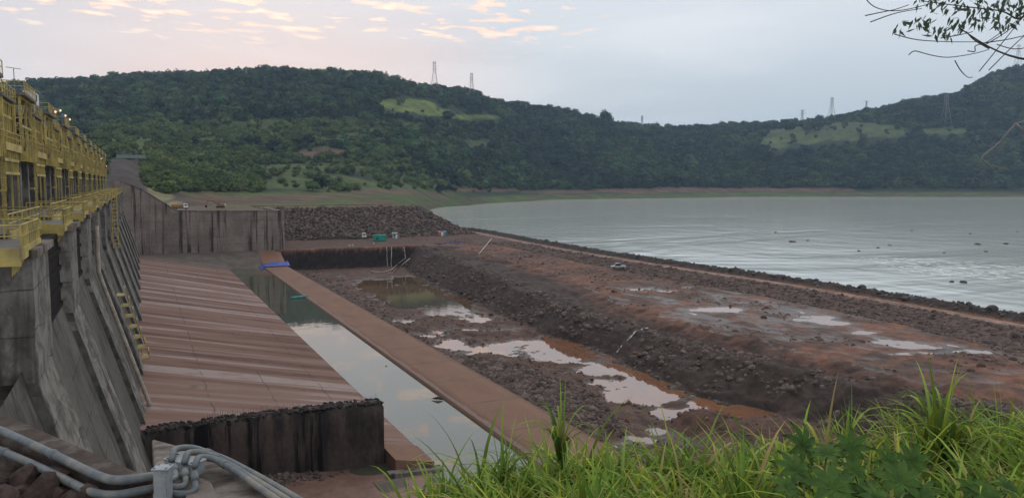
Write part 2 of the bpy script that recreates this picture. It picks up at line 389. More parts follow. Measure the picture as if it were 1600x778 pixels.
def scatter(name, pts, sc, rz, vi, protos):
    """one object: copies of the prototype meshes on fixed points"""
    global nt, N, L
    pts = np.asarray(pts, np.float32)
    me = bpy.data.meshes.new(name); me.vertices.add(len(pts)); me.vertices.foreach_set('co', pts.ravel())
    for an, ty, dat in (('sc', 'FLOAT', sc), ('rz', 'FLOAT', rz), ('vi', 'INT', vi)):
        a = me.attributes.new(an, ty, 'POINT'); a.data.foreach_set('value', np.asarray(dat, np.float32 if ty == 'FLOAT' else np.int32))
    o = bpy.data.objects.new(name, me); C.objects.link(o)
    col = bpy.data.collections.new(name + '_kinds')
    for i, p in enumerate(protos): col.objects.link(p)
    g = bpy.data.node_groups.new(name, 'GeometryNodeTree')
    g.interface.new_socket('Geometry', in_out='INPUT', socket_type='NodeSocketGeometry')
    g.interface.new_socket('Geometry', in_out='OUTPUT', socket_type='NodeSocketGeometry')
    n = g.nodes.new; l = g.links.new
    gi = n('NodeGroupInput'); go = n('NodeGroupOutput')
    ci = n('GeometryNodeCollectionInfo'); ci.inputs['Collection'].default_value = col
    ci.inputs['Separate Children'].default_value = True; ci.inputs['Reset Children'].default_value = True
    ip = n('GeometryNodeInstanceOnPoints'); ip.inputs['Pick Instance'].default_value = True
    def at(nm, ty):
        a = n('GeometryNodeInputNamedAttribute'); a.data_type = ty; a.inputs['Name'].default_value = nm
        return [s for s in a.outputs if s.enabled and s.name == 'Attribute'][0]
    cb = n('ShaderNodeCombineXYZ'); l(at('rz', 'FLOAT'), cb.inputs[2])
    l(gi.outputs[0], ip.inputs['Points']); l(ci.outputs[0], ip.inputs['Instance'])
    l(at('vi', 'INT'), ip.inputs['Instance Index']); l(cb.outputs[0], ip.inputs['Rotation']); l(at('sc', 'FLOAT'), ip.inputs['Scale'])
    l(ip.outputs[0], go.inputs[0])
    md = o.modifiers.new('scatter', 'NODES'); md.node_group = g
    return o

def proto(name, mb_or_mesh, m=None, smooth=False):
    me = mb_or_mesh if isinstance(mb_or_mesh, bpy.types.Mesh) else mb_or_mesh.mesh(name, m, smooth)
    return bpy.data.objects.new(name, me)

rng = np.random.default_rng(7); random.seed(7)

def ico(sub, r=1.0):
    bm = bmesh.new(); bmesh.ops.create_icosphere(bm, subdivisions=sub, radius=r)
    v = [x.co.copy() for x in bm.verts]; f = [tuple(q.index for q in p.verts) for p in bm.faces]; bm.free(); return v, f
def rock_mb(seed, sub=2, sq=(1, 0.8, 0.65)):
    """angular broken stone: an icosphere cut flat by random planes"""
    R = random.Random(seed); v, f = ico(sub)
    planes = [(Vector((R.gauss(0, 1), R.gauss(0, 1), R.gauss(0, 1))).normalized(), R.uniform(0.55, 0.9)) for _ in range(9)]
    out = []
    for p in v:
        p = p.copy()
        for nrm, dd in planes:
            e = p.dot(nrm) - dd
            if e > 0: p -= nrm * e
        out.append((p.x * sq[0] * R.uniform(0.96, 1.04), p.y * sq[1], p.z * sq[2]))
    return MB().add(out, f)
ROCKS = [proto('stone', rock_mb(i, 1 if i % 2 else 2, (1, 0.75 + 0.05 * i, 0.55 + 0.06 * (i % 4))), 'rock' if i % 3 else 'rock_red') for i in range(6)]
def rock_set(m):
    return [proto('stone', rock_mb(20 + i, 1 if i % 2 else 2, (1, 0.8, 0.6 + 0.05 * i)), m) for i in range(5)]

# ==================================================================== STRUCTURE
# ------------------------------------------------------------------ far hills and banks
COLS = {   # picture column -> (distance, picture row) of the ground
    -600: [(420, 300), (600, 250), (900, 220), (1400, 170), (1700, 150), (2600, 175)],
    0:    [(395, 300), (480, 262), (600, 246), (900, 215), (1200, 178), (1450, 146), (1600, 144), (2400, 175)],
    100:  [(395, 300), (480, 265), (600, 246), (900, 215), (1200, 172), (1450, 136), (1600, 134), (2400, 170)],
    200:  [(380, 318), (430, 287), (500, 262), (600, 245), (850, 225), (1100, 190), (1400, 148), (1550, 129), (1700, 128), (2400, 160)],
    260:  [(385, 328), (425, 318), (470, 302), (540, 285), (640, 262), (820, 240), (1050, 205), (1350, 158), (1550, 128), (1700, 127), (2400, 160)],
    340:  [(400, 324), (450, 319), (520, 310), (600, 290), (720, 268), (900, 244), (1100, 205), (1350, 150), (1550, 124), (1700, 124), (2400, 150)],
    470:  [(420, 322), (520, 315), (650, 305), (760, 288), (880, 262), (1050, 238), (1200, 200), (1400, 150), (1600, 119), (1750, 120), (2500, 150)],
    560:  [(425, 322), (540, 316), (700, 306), (850, 292), (960, 268), (1100, 240), (1250, 205), (1420, 160), (1600, 123), (1750, 124), (2500, 150)],
    640:  [(430, 322), (600, 319), (800, 311), (950, 301), (1060, 285), (1200, 250), (1350, 205), (1500, 170), (1650, 138), (1800, 138), (2500, 160)],
    700:  [(435, 395), (900, 345), (1000, 322), (1080, 309), (1200, 293), (1330, 258), (1480, 212), (1640, 168), (1750, 148), (1900, 148), (2500, 170)],
    740:  [(450, 380), (900, 345), (1050, 322.5), (1150, 315.5), (1250, 304), (1380, 290), (1480, 258), (1620, 214), (1770, 168), (1860, 153), (2000, 153), (2600, 180)],
    850:  [(450, 390), (1150, 330), (1300, 317.5), (1400, 310.5), (1500, 302), (1600, 290), (1750, 255), (1900, 212), (2050, 176), (2200, 174), (2800, 195)],
    948:  [(450, 390), (1250, 328), (1410, 315.5), (1480, 310), (1560, 300), (1650, 290), (1800, 256), (1950, 222), (2100, 196), (2250, 194), (2800, 210)],
    1050: [(450, 390), (1350, 325), (1500, 312), (1560, 308), (1650, 300), (1740, 290), (1900, 258), (2100, 228), (2350, 207), (2500, 206), (3000, 225)],
    1150: [(450, 390), (1450, 322), (1640, 309.5), (1690, 306.5), (1760, 299), (1830, 291), (1950, 262), (2150, 228), (2350, 202), (2500, 201), (3000, 220)],
    1240: [(450, 390), (1450, 322), (1640, 309.5), (1690, 306.5), (1760, 299), (1820, 290), (1930, 258), (2050, 232), (2200, 203), (2350, 195), (2450, 196), (3000, 220)],
    1310: [(450, 390), (1450, 322), (1640, 309.5), (1690, 306.5), (1760, 299), (1820, 290), (1930, 258), (2030, 230), (2150, 202), (2300, 189), (2400, 190), (3000, 215)],
    1400: [(450, 390), (1450, 322), (1640, 309.5), (1680, 307), (1750, 299), (1800, 290), (1920, 258), (2030, 225), (2120, 200), (2260, 168), (2380, 164), (3000, 190)],
    1480: [(450, 390), (1450, 322), (1630, 310), (1670, 307), (1740, 299), (1790, 290), (1910, 255), (2020, 220), (2120, 197), (2260, 160), (2400, 152), (3000, 180)],
    1540: [(450, 390), (1450, 322), (1630, 310), (1670, 307.5), (1740, 299), (1790, 290), (1910, 252), (2030, 212), (2150, 175), (2270, 135), (2380, 119), (3000, 150)],
    1610: [(450, 390), (1450, 322), (1630, 310), (1660, 308), (1730, 299), (1780, 290), (1900, 250), (2020, 208), (2150, 160), (2270, 115), (2380, 103), (3000, 130)],
    2300: [(450, 390), (1450, 322), (1630, 310), (1660, 308), (1730, 299), (1780, 290), (1900, 250), (2020, 205), (2150, 150), (2270, 105), (2380, 95), (3000, 130)],
}
pxs = np.array(sorted(COLS)); DG = np.concatenate([np.arange(380, 1000, 7), np.arange(1000, 2500, 11), np.arange(2500, 4200, 60)])
def zpy(py, d):
    y = 389.0 - np.asarray(py, float); return CZ + d * (y * CP - F * SP) / (F * CP + y * SP)
ZC = np.array([np.interp(DG, [a for a, _ in COLS[p]], [float(zpy(b, a)) for a, b in COLS[p]]) for p in pxs])
PXG = np.concatenate([np.arange(-600, -60, 30), np.arange(-60, 1700, 4), np.arange(1700, 2301, 30)])
TZ = np.stack([np.interp(PXG, pxs, ZC[:, j]) for j in range(len(DG))], 1)     # [px, d]
lat = (PXG[:, None] - 800.0) / (F * CP) * DG[None, :]
TX = lat * CY + DG[None, :] * SY; TY = -lat * SY + DG[None, :] * CY
amp = np.clip((TZ - 12) / 60, 0, 1) * 9 * sstep(480, 900, DG)[None, :]
TZ = TZ + fbm(TX / 120, TY / 120, 4, 3) * amp + fbm(TX / 22, TY / 22, 3, 9) * np.clip((TZ - 4) / 8, 0, 1) * 0.7 * sstep(430, 600, DG)[None, :]
TZ = np.where((TX > 50) & (TY < 432) & (TX < 190), np.minimum(TZ, -2.0), TZ)      # riprap bank stands here
TZ = np.where((TX <= 56) & (TY < 339), np.minimum(TZ, 0.0), TZ)
TPX, TPY = proj(TX, TY, TZ)
def ell(px, py, items, nz=None):
    r = np.zeros_like(px)
    for (cx, cy, rx, ry) in items:
        q = np.sqrt(((px - cx) / rx) ** 2 + ((py - cy) / ry) ** 2)
        r = np.maximum(r, np.clip(1.45 - q, 0, 1))
    return np.clip(r + (0 if nz is None else nz), 0, 1)
tn = fbm(TX / 60, TY / 60, 4, 21)
meadow = sstep(0.45, 0.6, ell(TPX, TPY, [(640, 165, 42, 11), (680, 176, 28, 6), (608, 162, 20, 8), (745, 183, 45, 5), (1245, 212, 55, 14), (1330, 205, 62, 15), (1212, 226, 26, 9), (1390, 205, 30, 10), (1480, 205, 40, 6)], tn * 0.25)
             * sstep(1000, 1300, np.broadcast_to(DG[None, :], TPX.shape)))
clear = sstep(0.4, 0.55, ell(TPX, TPY, [(640, 170, 46, 19), (684, 181, 32, 13), (745, 187, 45, 9), (1245, 217, 58, 20), (1330, 211, 66, 22), (1212, 230, 28, 14), (1390, 210, 32, 16), (1480, 210, 40, 10)], tn * 0.2) * sstep(1000, 1300, np.broadcast_to(DG[None, :], TPX.shape)))
scrubm = sstep(0.35, 0.65, ell(TPX, TPY, [(450, 255, 90, 12), (400, 200, 120, 16), (520, 262, 60, 9), (480, 283, 120, 14), (620, 290, 110, 13), (250, 232, 60, 9), (300, 215, 140, 14), (480, 215, 110, 12), (600, 200, 60, 10), (700, 225, 60, 8), (520, 190, 60, 7)], tn * 0.55))
dirtm = sstep(0.4, 0.65, ell(TPX, TPY, [(500, 241, 60, 9), (330, 312, 80, 7), (600, 300, 60, 4), (760, 297, 70, 3), (1000, 298, 90, 4), (1080, 297, 120, 4), (1230, 297, 120, 4), (880, 300, 80, 3), (470, 308, 90, 5)], tn * 0.35))
gold = np.array
G_for, G_mea, G_scr, G_dirt = gold((0.026, 0.042, 0.020)), gold((0.125, 0.16, 0.042)), gold((0.082, 0.105, 0.038)), gold((0.125, 0.082, 0.06))
G_bank = gold((0.075, 0.115, 0.035))
def lerp(a, b, t): return a + (b - a) * t[..., None]
tcol = np.broadcast_to(G_for, TX.shape + (3,)).copy()
low_l = sstep(190, 215, TPY) * sstep(700, 600, TPX) * np.clip(0.45 + 1.3 * tn, 0, 1)
tcol = lerp(tcol, gold((0.075, 0.10, 0.036)), low_l)
tcol = lerp(tcol, G_scr, scrubm * 0.9); tcol = lerp(tcol, lerp(np.broadcast_to(G_mea, tcol.shape), gold((0.082, 0.105, 0.042)), sstep(900, 1100, TPX)) * (1 + 0.35 * tn)[..., None], meadow)
tn2 = fbm(TX / 40, TZ / 1.6 + TY / 90, 4, 23)
shore = sstep(14, 8, TZ) * sstep(690, 760, TPX) + sstep(296, 303, TPY) * sstep(740, 690, TPX)
tcol = lerp(tcol, lerp(np.broadcast_to(G_bank, tcol.shape), G_dirt * 0.8, np.clip(0.35 + 1.6 * tn2, 0, 1)), np.clip(shore, 0, 1)); tcol = lerp(tcol, G_dirt, dirtm)
near_d = sstep(560, 470, DG)[None, :] * sstep(250, 300, TPX) * sstep(760, 700, TPX)
tcol = lerp(tcol, G_dirt * 0.95, near_d * 0.8 * np.clip(0.65 + tn, 0, 1))
# bare rockfill shoulder that continues the dam on the left bank
fill = sstep(160, 175, TPX) * sstep(262, 236, TPX - (TPY - 262) * 0.9) * sstep(248, 252, TPY) * (DG[None, :] < 800)
tcol = lerp(tcol, gold((0.082, 0.064, 0.058)), np.clip(fill, 0, 1))
strip = sstep(0, 1, ell(TPX, TPY, [(255, 305, 16, 9), (275, 320, 14, 5), (240, 297, 10, 6)])) * (DG[None, :] < 600)
tcol = lerp(tcol, gold((0.21, 0.19, 0.10)), np.clip(strip * 1.4, 0, 1))
terrain = struct(grid('terrain', TX, TY, TZ, 'terrain', tcol))

# forest cover: clumps of leafy crowns over the hillsides
def crown_mb(seed, leaves=260, lobes=6, size=0.17):
    R = random.Random(seed); mb = MB(); v, f = ico(1)
    lob = [(Vector((R.uniform(-.55, .55), R.uniform(-.55, .55), R.uniform(.35, 1.05))), R.uniform(.32, .55)) for _ in range(lobes)]
    for c, r in lob:
        mb.add([c + Vector((p.x, p.y, p.z * 0.8)) * r * R.uniform(.72, .95) for p in v], f)
    for i in range(leaves):
        c, r = R.choice(lob)
        d = Vector((R.gauss(0, 1), R.gauss(0, 1), R.gauss(0.25, 1))).normalized()
        p = c + Vector((d.x, d.y, d.z * .85)) * r * R.uniform(.85, 1.18)
        u = Vector((R.gauss(0, 1), R.gauss(0, 1), R.gauss(0, 1))).normalized(); w = d.cross(u).normalized() if abs(d.dot(u)) < .95 else Vector((1, 0, 0))
        t = (d * R.uniform(-.5, .8) + w * 0.2 + u * .4).normalized(); q = size * R.uniform(.5, 1.2)
        mb.add([p - w * q, p + t * q * .9, p + w * q, p - t * q * .6], [(0, 1, 2, 3)])
    mb.bar((0, 0, -.15), (0, 0, .6), .05, 5)
    return mb
CROWN = [proto('crown', crown_mb(100 + i, 240, 5 + i % 3), 'foliage') for i in range(6)]
BUSH = [proto('bush', crown_mb(200 + i, 420, 6, 0.12), 'scrub') for i in range(4)]
def terrain_at(px, d):
    i = np.interp(px, PXG, np.arange(len(PXG))); j = np.interp(d, DG, np.arange(len(DG)))
    i0 = np.clip(np.floor(i).astype(int), 0, len(PXG) - 2); j0 = np.clip(np.floor(j).astype(int), 0, len(DG) - 2); a = i - i0; b = j - j0
    def s(A): return A[i0, j0] * (1 - a) * (1 - b) + A[i0 + 1, j0] * a * (1 - b) + A[i0, j0 + 1] * (1 - a) * b + A[i0 + 1, j0 + 1] * a * b
    return s(TX), s(TY), s(TZ), s(meadow), s(scrubm), s(dirtm), s(np.clip(fill, 0, 1)), s(TPY), s(clear)
n = 78000
cpx = rng.uniform(-80, 1700, n); cd = np.sqrt(rng.uniform(500 ** 2, 2520 ** 2, n))
x, y, z, me_, sc_, di_, fi_, py_, cl_r = terrain_at(cpx, cd)
dens = np.where(cpx < 700, 1.0, 0.95) * (1 - 0.965 * np.maximum(me_, cl_r)) * np.where((cpx < 640) & (py_ > 192), 0.38, 1.0) * np.where((cpx > 405) & (cpx < 660) & (py_ > 248), 0.12, 1.0) * (1 - 0.93 * sc_) * (1 - 0.9 * di_) * (1 - fi_)
dens *= np.where(cpx > 730, sstep(16, 24, z), sstep(303, 292, py_))
dens *= np.clip(0.75 + 0.9 * fbm(x / 90, y / 90, 3, 31), 0, 1) ** np.where(cd < 1150, 1.5, 0.35)
keep = rng.uniform(0, 1, n) < dens
x, y, z, cd_, cpx_ = x[keep], y[keep], z[keep], cd[keep], cpx[keep]
sz = np.clip(rng.lognormal(1.78, 0.44, keep.sum()), 2.2, 16) * np.interp(cd_, [500, 800, 1100, 1300], [0.45, 0.6, 0.8, 1.0])
forest = scatter('forest', np.stack([x, y, z - 0.6], 1), sz, rng.uniform(0, 6.28, len(x)), rng.integers(0, 6, len(x)), CROWN)
tag(forest, 'dense dark green forest covering the hills behind the river', 'forest', kind='stuff')
# light green scrub on the lower left bank
n = 17000
cpx = rng.uniform(150, 780, n); cd = np.sqrt(rng.uniform(455 ** 2, 1500 ** 2, n))
x, y, z, me_, sc_, di_, fi_, py_, cl_r = terrain_at(cpx, cd)
dens = (0.10 + 0.65 * np.clip(fbm(x / 45, y / 45, 3, 77) + 0.15, 0, 1)) * np.where((cpx > 405) & (py_ > 248), .5, 1.0) * (1 - di_) * (1 - fi_) * (1 - cl_r) * sstep(304, 298, py_) * sstep(175, 200, py_)
dens = np.where((cpx > 232) & (cpx < 410) & (py_ > 238) & (py_ < 303), 1.0, dens) * np.where((py_ > 300) & (cpx > 280), 0.1, 1.0)
keep = rng.uniform(0, 1, n) < dens
x, y, z = x[keep], y[keep], z[keep]
sz = np.clip(rng.lognormal(1.25, 0.38, keep.sum()), 1.4, 7.5) * np.clip(np.hypot(x, y) / 700, .9, 1.5)
scrub = scatter('scrub', np.stack([x, y, z - 0.3], 1), sz, rng.uniform(0, 6.28, len(x)), rng.integers(0, 4, len(x)), BUSH)
tag(scrub, 'lighter green bushes on the lower slope behind the concrete wall', 'bushes', kind='stuff')

# ------------------------------------------------------------------ excavation, plateau, cofferdam road
YS = [20, 60, 80, 110, 140, 160, 212, 270, 330, 400]
def prof(*v): return lambda Y: np.interp(Y, YS, v)
Xf = prof(98, 96, 93.5, 86, 90.5, 88, 92, 96, 103, 103)
Xb = prof(103, 102, 99.5, 96.5, 96, 94.8, 99, 105, 110, 110)
Xb2 = prof(105, 104, 102, 101, 101, 100, 112, 114, 115, 115)
Xp = prof(107, 106, 105, 105, 105, 105, 119, 121, 122, 122)
Xe = prof(132, 134, 138, 146, 149, 149.5, 148, 147, 146, 146)
Xr = prof(148, 149.5, 151.5, 155.5, 157.5, 158.5, 157, 157, 161, 168)
YG = np.concatenate([np.arange(25, 80, 1.2), np.arange(80, 176, 0.4), np.arange(176, 180, 0.6), np.arange(180, 260, 0.8), np.arange(260, 330, 1.0), np.arange(330, 334, 0.4), np.arange(334, 452, 1.3)])
XG = np.concatenate([np.arange(50.5, 106, 0.4), np.arange(106, 125, 0.55), np.arange(125, 200, 0.8)])
EX, EY = np.meshgrid(XG, YG)
wob = fbm(EX / 14, EY / 14, 3, 5) * 1.6 + fbm(EX / 4, EY / 4, 3, 6) * 0.5
EXw = EX + wob * sstep(54, 70, EX)
zb = np.interp(EY, YS, [2.4, 2.2, 1.8, 1.3, 1.3, 1.4, 2.4, 3.6, 4.9, 5])
zp = np.interp(EY, YS, [3.2, 3.0, 2.8, 2.6, 2.6, 2.6, 2.9, 3.8, 5, 5])
zr = np.interp(EY, YS, [5, 5, 5, 5, 5, 5, 5, 5, 5, 5])
def seg(x, xs, zs):
    out = np.full_like(x, zs[0]) if not hasattr(zs[0], 'shape') else zs[0].copy()
    for i in range(len(xs) - 1):
        t = np.clip((x - xs[i]) / np.maximum(xs[i + 1] - xs[i], 0.01), 0, 1)
        out = out + (zs[i + 1] - zs[i]) * t
    return out
fl = np.full_like(EX, -3.9)
EZ = seg(EXw, [Xf(EY), Xb(EY), Xb2(EY), Xp(EY), Xe(EY)], [fl, zb, zb + 0.1, zp, zp + 0.0])
EZ = EZ + seg(EX, [Xe(EY) + wob * .5, Xr(EY) - 1, Xr(EY) + 4, Xr(EY) + 5.2, Xr(EY) + 6.6, Xr(EY) + 8.2, Xr(EY) + 10, Xr(EY) + 20],
              [fl * 0, zr - zp, zr - zp, zr - zp - 0.35, zr - zp - 0.35, zr - zp + 0.9, zr - zp + 0.9, -6.5 - zp + fl * 0])
pitm = sstep(332.0, 330.2, EY + fbm(EX / 6, EY / 6, 3, 8) * 1.2)          # the vertical face at the far end
berm = 5.0 + fbm(EX / 9, EY / 9, 3, 12) * 0.18
east = sstep(Xr(EY) - 4, Xr(EY), EX)
EZ = np.where(EX < Xr(EY), EZ * pitm + berm * (1 - pitm), EZ)
EPX, EPY = proj(EX, EY, EZ)
# rubble mound beside the sill, loose stone at the far end of the pit
mound = np.exp(-(((EX - 58) / 9.5) ** 2 + ((EY - 121) / 24) ** 2) ** 1.3)
mound2 = np.exp(-(((EX - 56) / 8) ** 2 + ((EY - 250) / 55) ** 2))
bould = np.exp(-(((EX - 76) / 4.5) ** 2 + ((EY - 92) / 4) ** 2)) + np.exp(-(((EX - 84) / 6) ** 2 + ((EY - 84) / 6) ** 2)) * 0.8
onfloor = (EX < Xf(EY)) * pitm
EZ = EZ + onfloor * (mound * 1.9 + mound2 * 1.7 + bould * 2.6 * sstep(0, 0.6, bould))
rough = sstep(52, 60, EX)
trk = 129 + 6 * np.sin(EY / 38) + fbm(EY / 20, EY * 0, 2, 66) * 3
rut = (np.exp(-((EX - trk) / .45) ** 2) + np.exp(-((EX - trk - 2.1) / .45) ** 2)) * (0.5 + 0.5 * sstep(-.2, .3, fbm(EX / 15, EY / 15, 2, 69)))
slope_m = ((EXw > Xf(EY) - 1) & (EXw < Xp(EY) + 2)) * pitm
plat = sstep(Xp(EY) - 1, Xp(EY) + 3, EXw) * sstep(Xe(EY) + 1, Xe(EY) - 1, EX) * pitm
emb = sstep(Xe(EY) - 1, Xe(EY) + 2, EX) * sstep(Xr(EY) + 0.5, Xr(EY) - 2, EX)
# puddle hollows, in picture coordinates of the survey
wet = ell(EPX, EPY, [(625, 502, 24, 7), (692, 537, 34, 9), (730, 546, 40, 8), (790, 545, 42, 10), (820, 550, 45, 9), (722, 492, 34, 8), (745, 499, 26, 6), (870, 560, 60, 7), (690, 520, 20, 5), (660, 525, 30, 6), (830, 535, 30, 7), (760, 515, 30, 5), (700, 488, 40, 6),
                   (1005, 618, 66, 15), (950, 600, 30, 10), (950, 655, 22, 16), (1060, 648, 42, 12), (985, 690, 40, 12), (1090, 640, 25, 8), (1020, 672, 18, 8),
                   (880, 538, 52, 17), (965, 578, 70, 10), (1020, 592, 45, 10), (920, 560, 40, 10), (1160, 640, 60, 13), (1105, 628, 30, 8),
                   (640, 462, 55, 20), (700, 470, 45, 12), (590, 448, 34, 12), (640, 440, 30, 8)])
fz = fbm(EX / 6.5, EY / 6.5, 5, 41, 0.68)
deep = ell(EPX, EPY, [(885, 540, 48, 15), (965, 578, 66, 9), (1022, 596, 45, 9), (1000, 618, 55, 12), (1165, 642, 62, 13), (1105, 628, 30, 8), (640, 462, 58, 20), (700, 472, 48, 13), (590, 448, 34, 12), (640, 440, 34, 8), (760, 547, 40, 6), (625, 503, 22, 6), (700, 540, 30, 6)])
floor_m = (EX < Xf(EY) + 2) * pitm
EZ = EZ + floor_m * (np.where(EX < Xf(EY), 0.30, 0) - 0.50 * sstep(0.05, 0.75, wet) - 0.42 * sstep(0.1, 0.8, deep) + fz * 0.5 + fbm(EX / 3.2, EY / 3.2, 4, 43, 0.7) * 0.62 + 0.05) * (1 - np.clip(mound * 1.3 + bould, 0, 1))
wet2 = ell(EPX, EPY, [(1118, 484, 48, 4.5), (1270, 499, 42, 6), (1300, 505, 30, 4), (905, 412, 32, 4), (885, 416, 20, 3), (1440, 540, 70, 6), (1520, 549, 50, 5), (1400, 535, 50, 5), (1585, 580, 40, 6), (1440, 552, 60, 4), (1000, 452, 25, 2.5), (1040, 455, 25, 2.5), (1075, 450, 12, 3), (1540, 595, 40, 4), (1350, 520, 30, 3)])
EZ = EZ + plat * (0.26 + fbm(EX / 3.5, EY / 8, 5, 51, 0.68) * 0.42 - 0.36 * sstep(0.1, 1.0, wet2))
EZ = EZ + slope_m * (fbm(EX / 6, EY / 6, 4, 61) * 0.9 - np.abs(fbm(EX / 3.2, EY / 3.2, 3, 62)) * 0.8 + 0.2)
tq = EZ / 1.15 + fbm(EX / 16, EY / 16, 3, 67) * 1.3; fq = tq - np.floor(tq)
EZ = EZ + slope_m * 0.95 * (sstep(0.15, 0.75, fq) - fq) * np.clip(0.55 + 1.2 * fbm(EX / 20, EY / 20, 2, 68), 0, 1)
EZ = EZ + emb * fbm(EX / 3, EY / 3, 4, 63) * 0.45 + sstep(Xr(EY) + 5, Xr(EY) + 8, EX) * fbm(EX / 2.5, EY / 2.5, 3, 64) * 0.3
EZ = EZ - plat * rut * 0.14
EZ = EZ + rough * fbm(EX / 1.6, EY / 1.6, 3, 65) * 0.10
# zone colours of the rock and soil itself
e1 = fbm(EX / 11, EY / 11, 4, 71); e2 = fbm(EX / 3, EY / 3, 4, 72)
dark, red, brown, gravel, pale, roadc = gold((0.046, 0.035, 0.030)), gold((0.17, 0.084, 0.054)), gold((0.092, 0.060, 0.047)), gold((0.098, 0.074, 0.064)), gold((0.22, 0.145, 0.11)), gold((0.30, 0.205, 0.17))
ecol = np.broadcast_to(brown, EX.shape + (3,)).copy()
ecol = lerp(ecol, dark, np.clip(slope_m * 0.95 + 0.25 * e2 * slope_m, 0, 1))
ecol = lerp(ecol, red, plat * np.clip(0.22 + 1.5 * e1 + 0.7 * e2, 0, 1))
redge = np.exp(-((EXw - Xp(EY) - 1.0) / 4.0) ** 2) * pitm
ecol = lerp(ecol, red * 0.95, np.clip(redge * (0.55 + e1 + 0.5 * e2), 0, 0.9))
ecol = lerp(ecol, gravel * 0.95, emb * 0.9); ecol = lerp(ecol, dark * 0.9, sstep(Xr(EY) + 6.2, Xr(EY) + 7.4, EX))
onroad = sstep(Xr(EY) - 1.2, Xr(EY) - 0.2, EX) * sstep(Xr(EY) + 4.4, Xr(EY) + 3.2, EX)
ruts = np.exp(-((EX - Xr(EY) - 0.9) / .5) ** 2) + np.exp(-((EX - Xr(EY) - 2.9) / .5) ** 2)
ecol = lerp(ecol, roadc, np.clip(onroad * (0.35 + 0.6 * ruts + e2 * 0.4), 0, 1))
ecol = lerp(ecol, gravel, np.clip(onfloor * (mound * 1.6 + mound2), 0, 1)); ecol = lerp(ecol, gold((0.09, 0.052, 0.04)), np.clip(onfloor * bould, 0, 1))
ecol = lerp(ecol, brown * 0.9, np.clip((1 - pitm) * sstep(Xr(EY), Xr(EY) - 4, EX) * (0.9), 0, 1))
lip = np.exp(-((EY - 333) / 1.8) ** 2) * (EX < 125); ecol = lerp(ecol, red * 1.25, np.clip(lip * (0.5 + e2), 0, 1))
face = (EZ < 4) & (EY > 328) & (EY < 333) & (EX < 112); ecol = lerp(ecol, gold((0.028, 0.022, 0.020)), face * 1.0)
ecol = lerp(ecol, gold((0.20, 0.125, 0.09)), np.clip(plat * rut * .55, 0, 1))
ecol *= (1 + 0.22 * e2)[..., None]
hw = np.where(EX < Xf(EY) + 3, EZ + 3.98, np.where(plat > .5, EZ - 2.62, 9.0)) + e2 * 0.10
damp = np.clip(sstep(0.42, 0.04, hw) + 0.35 * slope_m * np.clip(e1 + .2, 0, 1), 0, 1)
ecol *= (1 - 0.52 * damp)[..., None]
ecol = np.concatenate([ecol, (1 - damp)[..., None]], -1)
excav = struct(grid('excavated_ground', EX, EY, EZ, 'ground', ecol))

def ground_at(x, y):
    i = np.interp(x, XG, np.arange(len(XG))).astype(int); j = np.interp(y, YG, np.arange(len(YG))).astype(int); return EZ[j, i]
def rock_field(name, label, n, fx, size, protos, sink=0.25, sig=0.4):
    x, y = fx(n); z = ground_at(x, y); s = np.clip(rng.lognormal(math.log(size), sig, len(x)), size * .4, size * 5)
    o = scatter(name, np.stack([x, y, z - s * (sink - .2)], 1), s, rng.uniform(0, 6.28, len(x)), rng.integers(0, len(protos), len(x)), protos)
    return tag(o, label, 'rubble', kind='stuff')
def fx_slope(n):
    y = 62 + (rng.uniform(0, 1, n) ** 1.25) * 268; t = rng.uniform(-0.12, 1.05, n); x = Xf(y) + (Xb(y) + 4 - Xf(y)) * t
    k = (fbm(x / 10, y / 10, 2, 91) > -0.25); return x[k], y[k]
rock_field('slope_rubble', 'broken dark rock strewn over the excavation slope', 11000, fx_slope, 0.22, rock_set('rock'), sig=0.75)
def fx_mound(n):
    x = 53 + rng.exponential(6.5, n); y = rng.normal(121, 17, n); k = (x < 76) & (y > 90) & (y < 165) & (np.exp(-(((x - 58) / 9.5) ** 2 + ((y - 121) / 24) ** 2)) > .22); return x[k], y[k]
rock_field('rubble_mound', 'grey brown heap of broken rock beside the long sill', 7500, fx_mound, 0.30, rock_set('rock'), sig=0.55)
def fx_far(n):
    x = 53 + rng.exponential(5, n); y = rng.uniform(165, 328, n); k = x < 72; return x[k], y[k]
rock_field('loose_stone', 'loose grey stones along the far end of the sill', 2200, fx_far, 0.36, rock_set('rock'))
def fx_emb(n):
    y = rng.uniform(50, 330, n); x = Xe(y) + (Xr(y) - Xe(y)) * rng.uniform(-.1, .95, n); return x, y
rock_field('embankment_stone', 'dark stone facing below the gravel road', 6500, fx_emb, 0.42, rock_set('rock'))
def fx_crest(n):
    y = rng.uniform(50, 430, n); x = Xr(y) + rng.uniform(6.6, 14, n); return x, y
rock_field('crest_stone', 'dark stones along the river edge of the cofferdam', 5000, fx_crest, 0.40, rock_set('river_rock'))
def fx_plat(n):
    y = rng.uniform(60, 380, n); x = rng.uniform(0, 1, n) * (Xe(y) - Xp(y)) + Xp(y); k = fbm(x / 12, y / 12, 3, 95) > 0.12; return x[k], y[k]
rock_field('plateau_stone', 'scattered stones on the reddish rock shelf', 5500, fx_plat, 0.18, rock_set('rock_red'), sig=0.75)
def fx_floor(n):
    y = rng.uniform(80, 200, n); x = 53 + rng.uniform(0, 1, n) * (Xf(y) - 53); k = ground_at(x, y) > -3.85; return x[k], y[k]
rock_field('floor_stone', 'small stones on the muddy pit floor', 4200, fx_floor, 0.17, rock_set('rock_red'), sig=0.6)

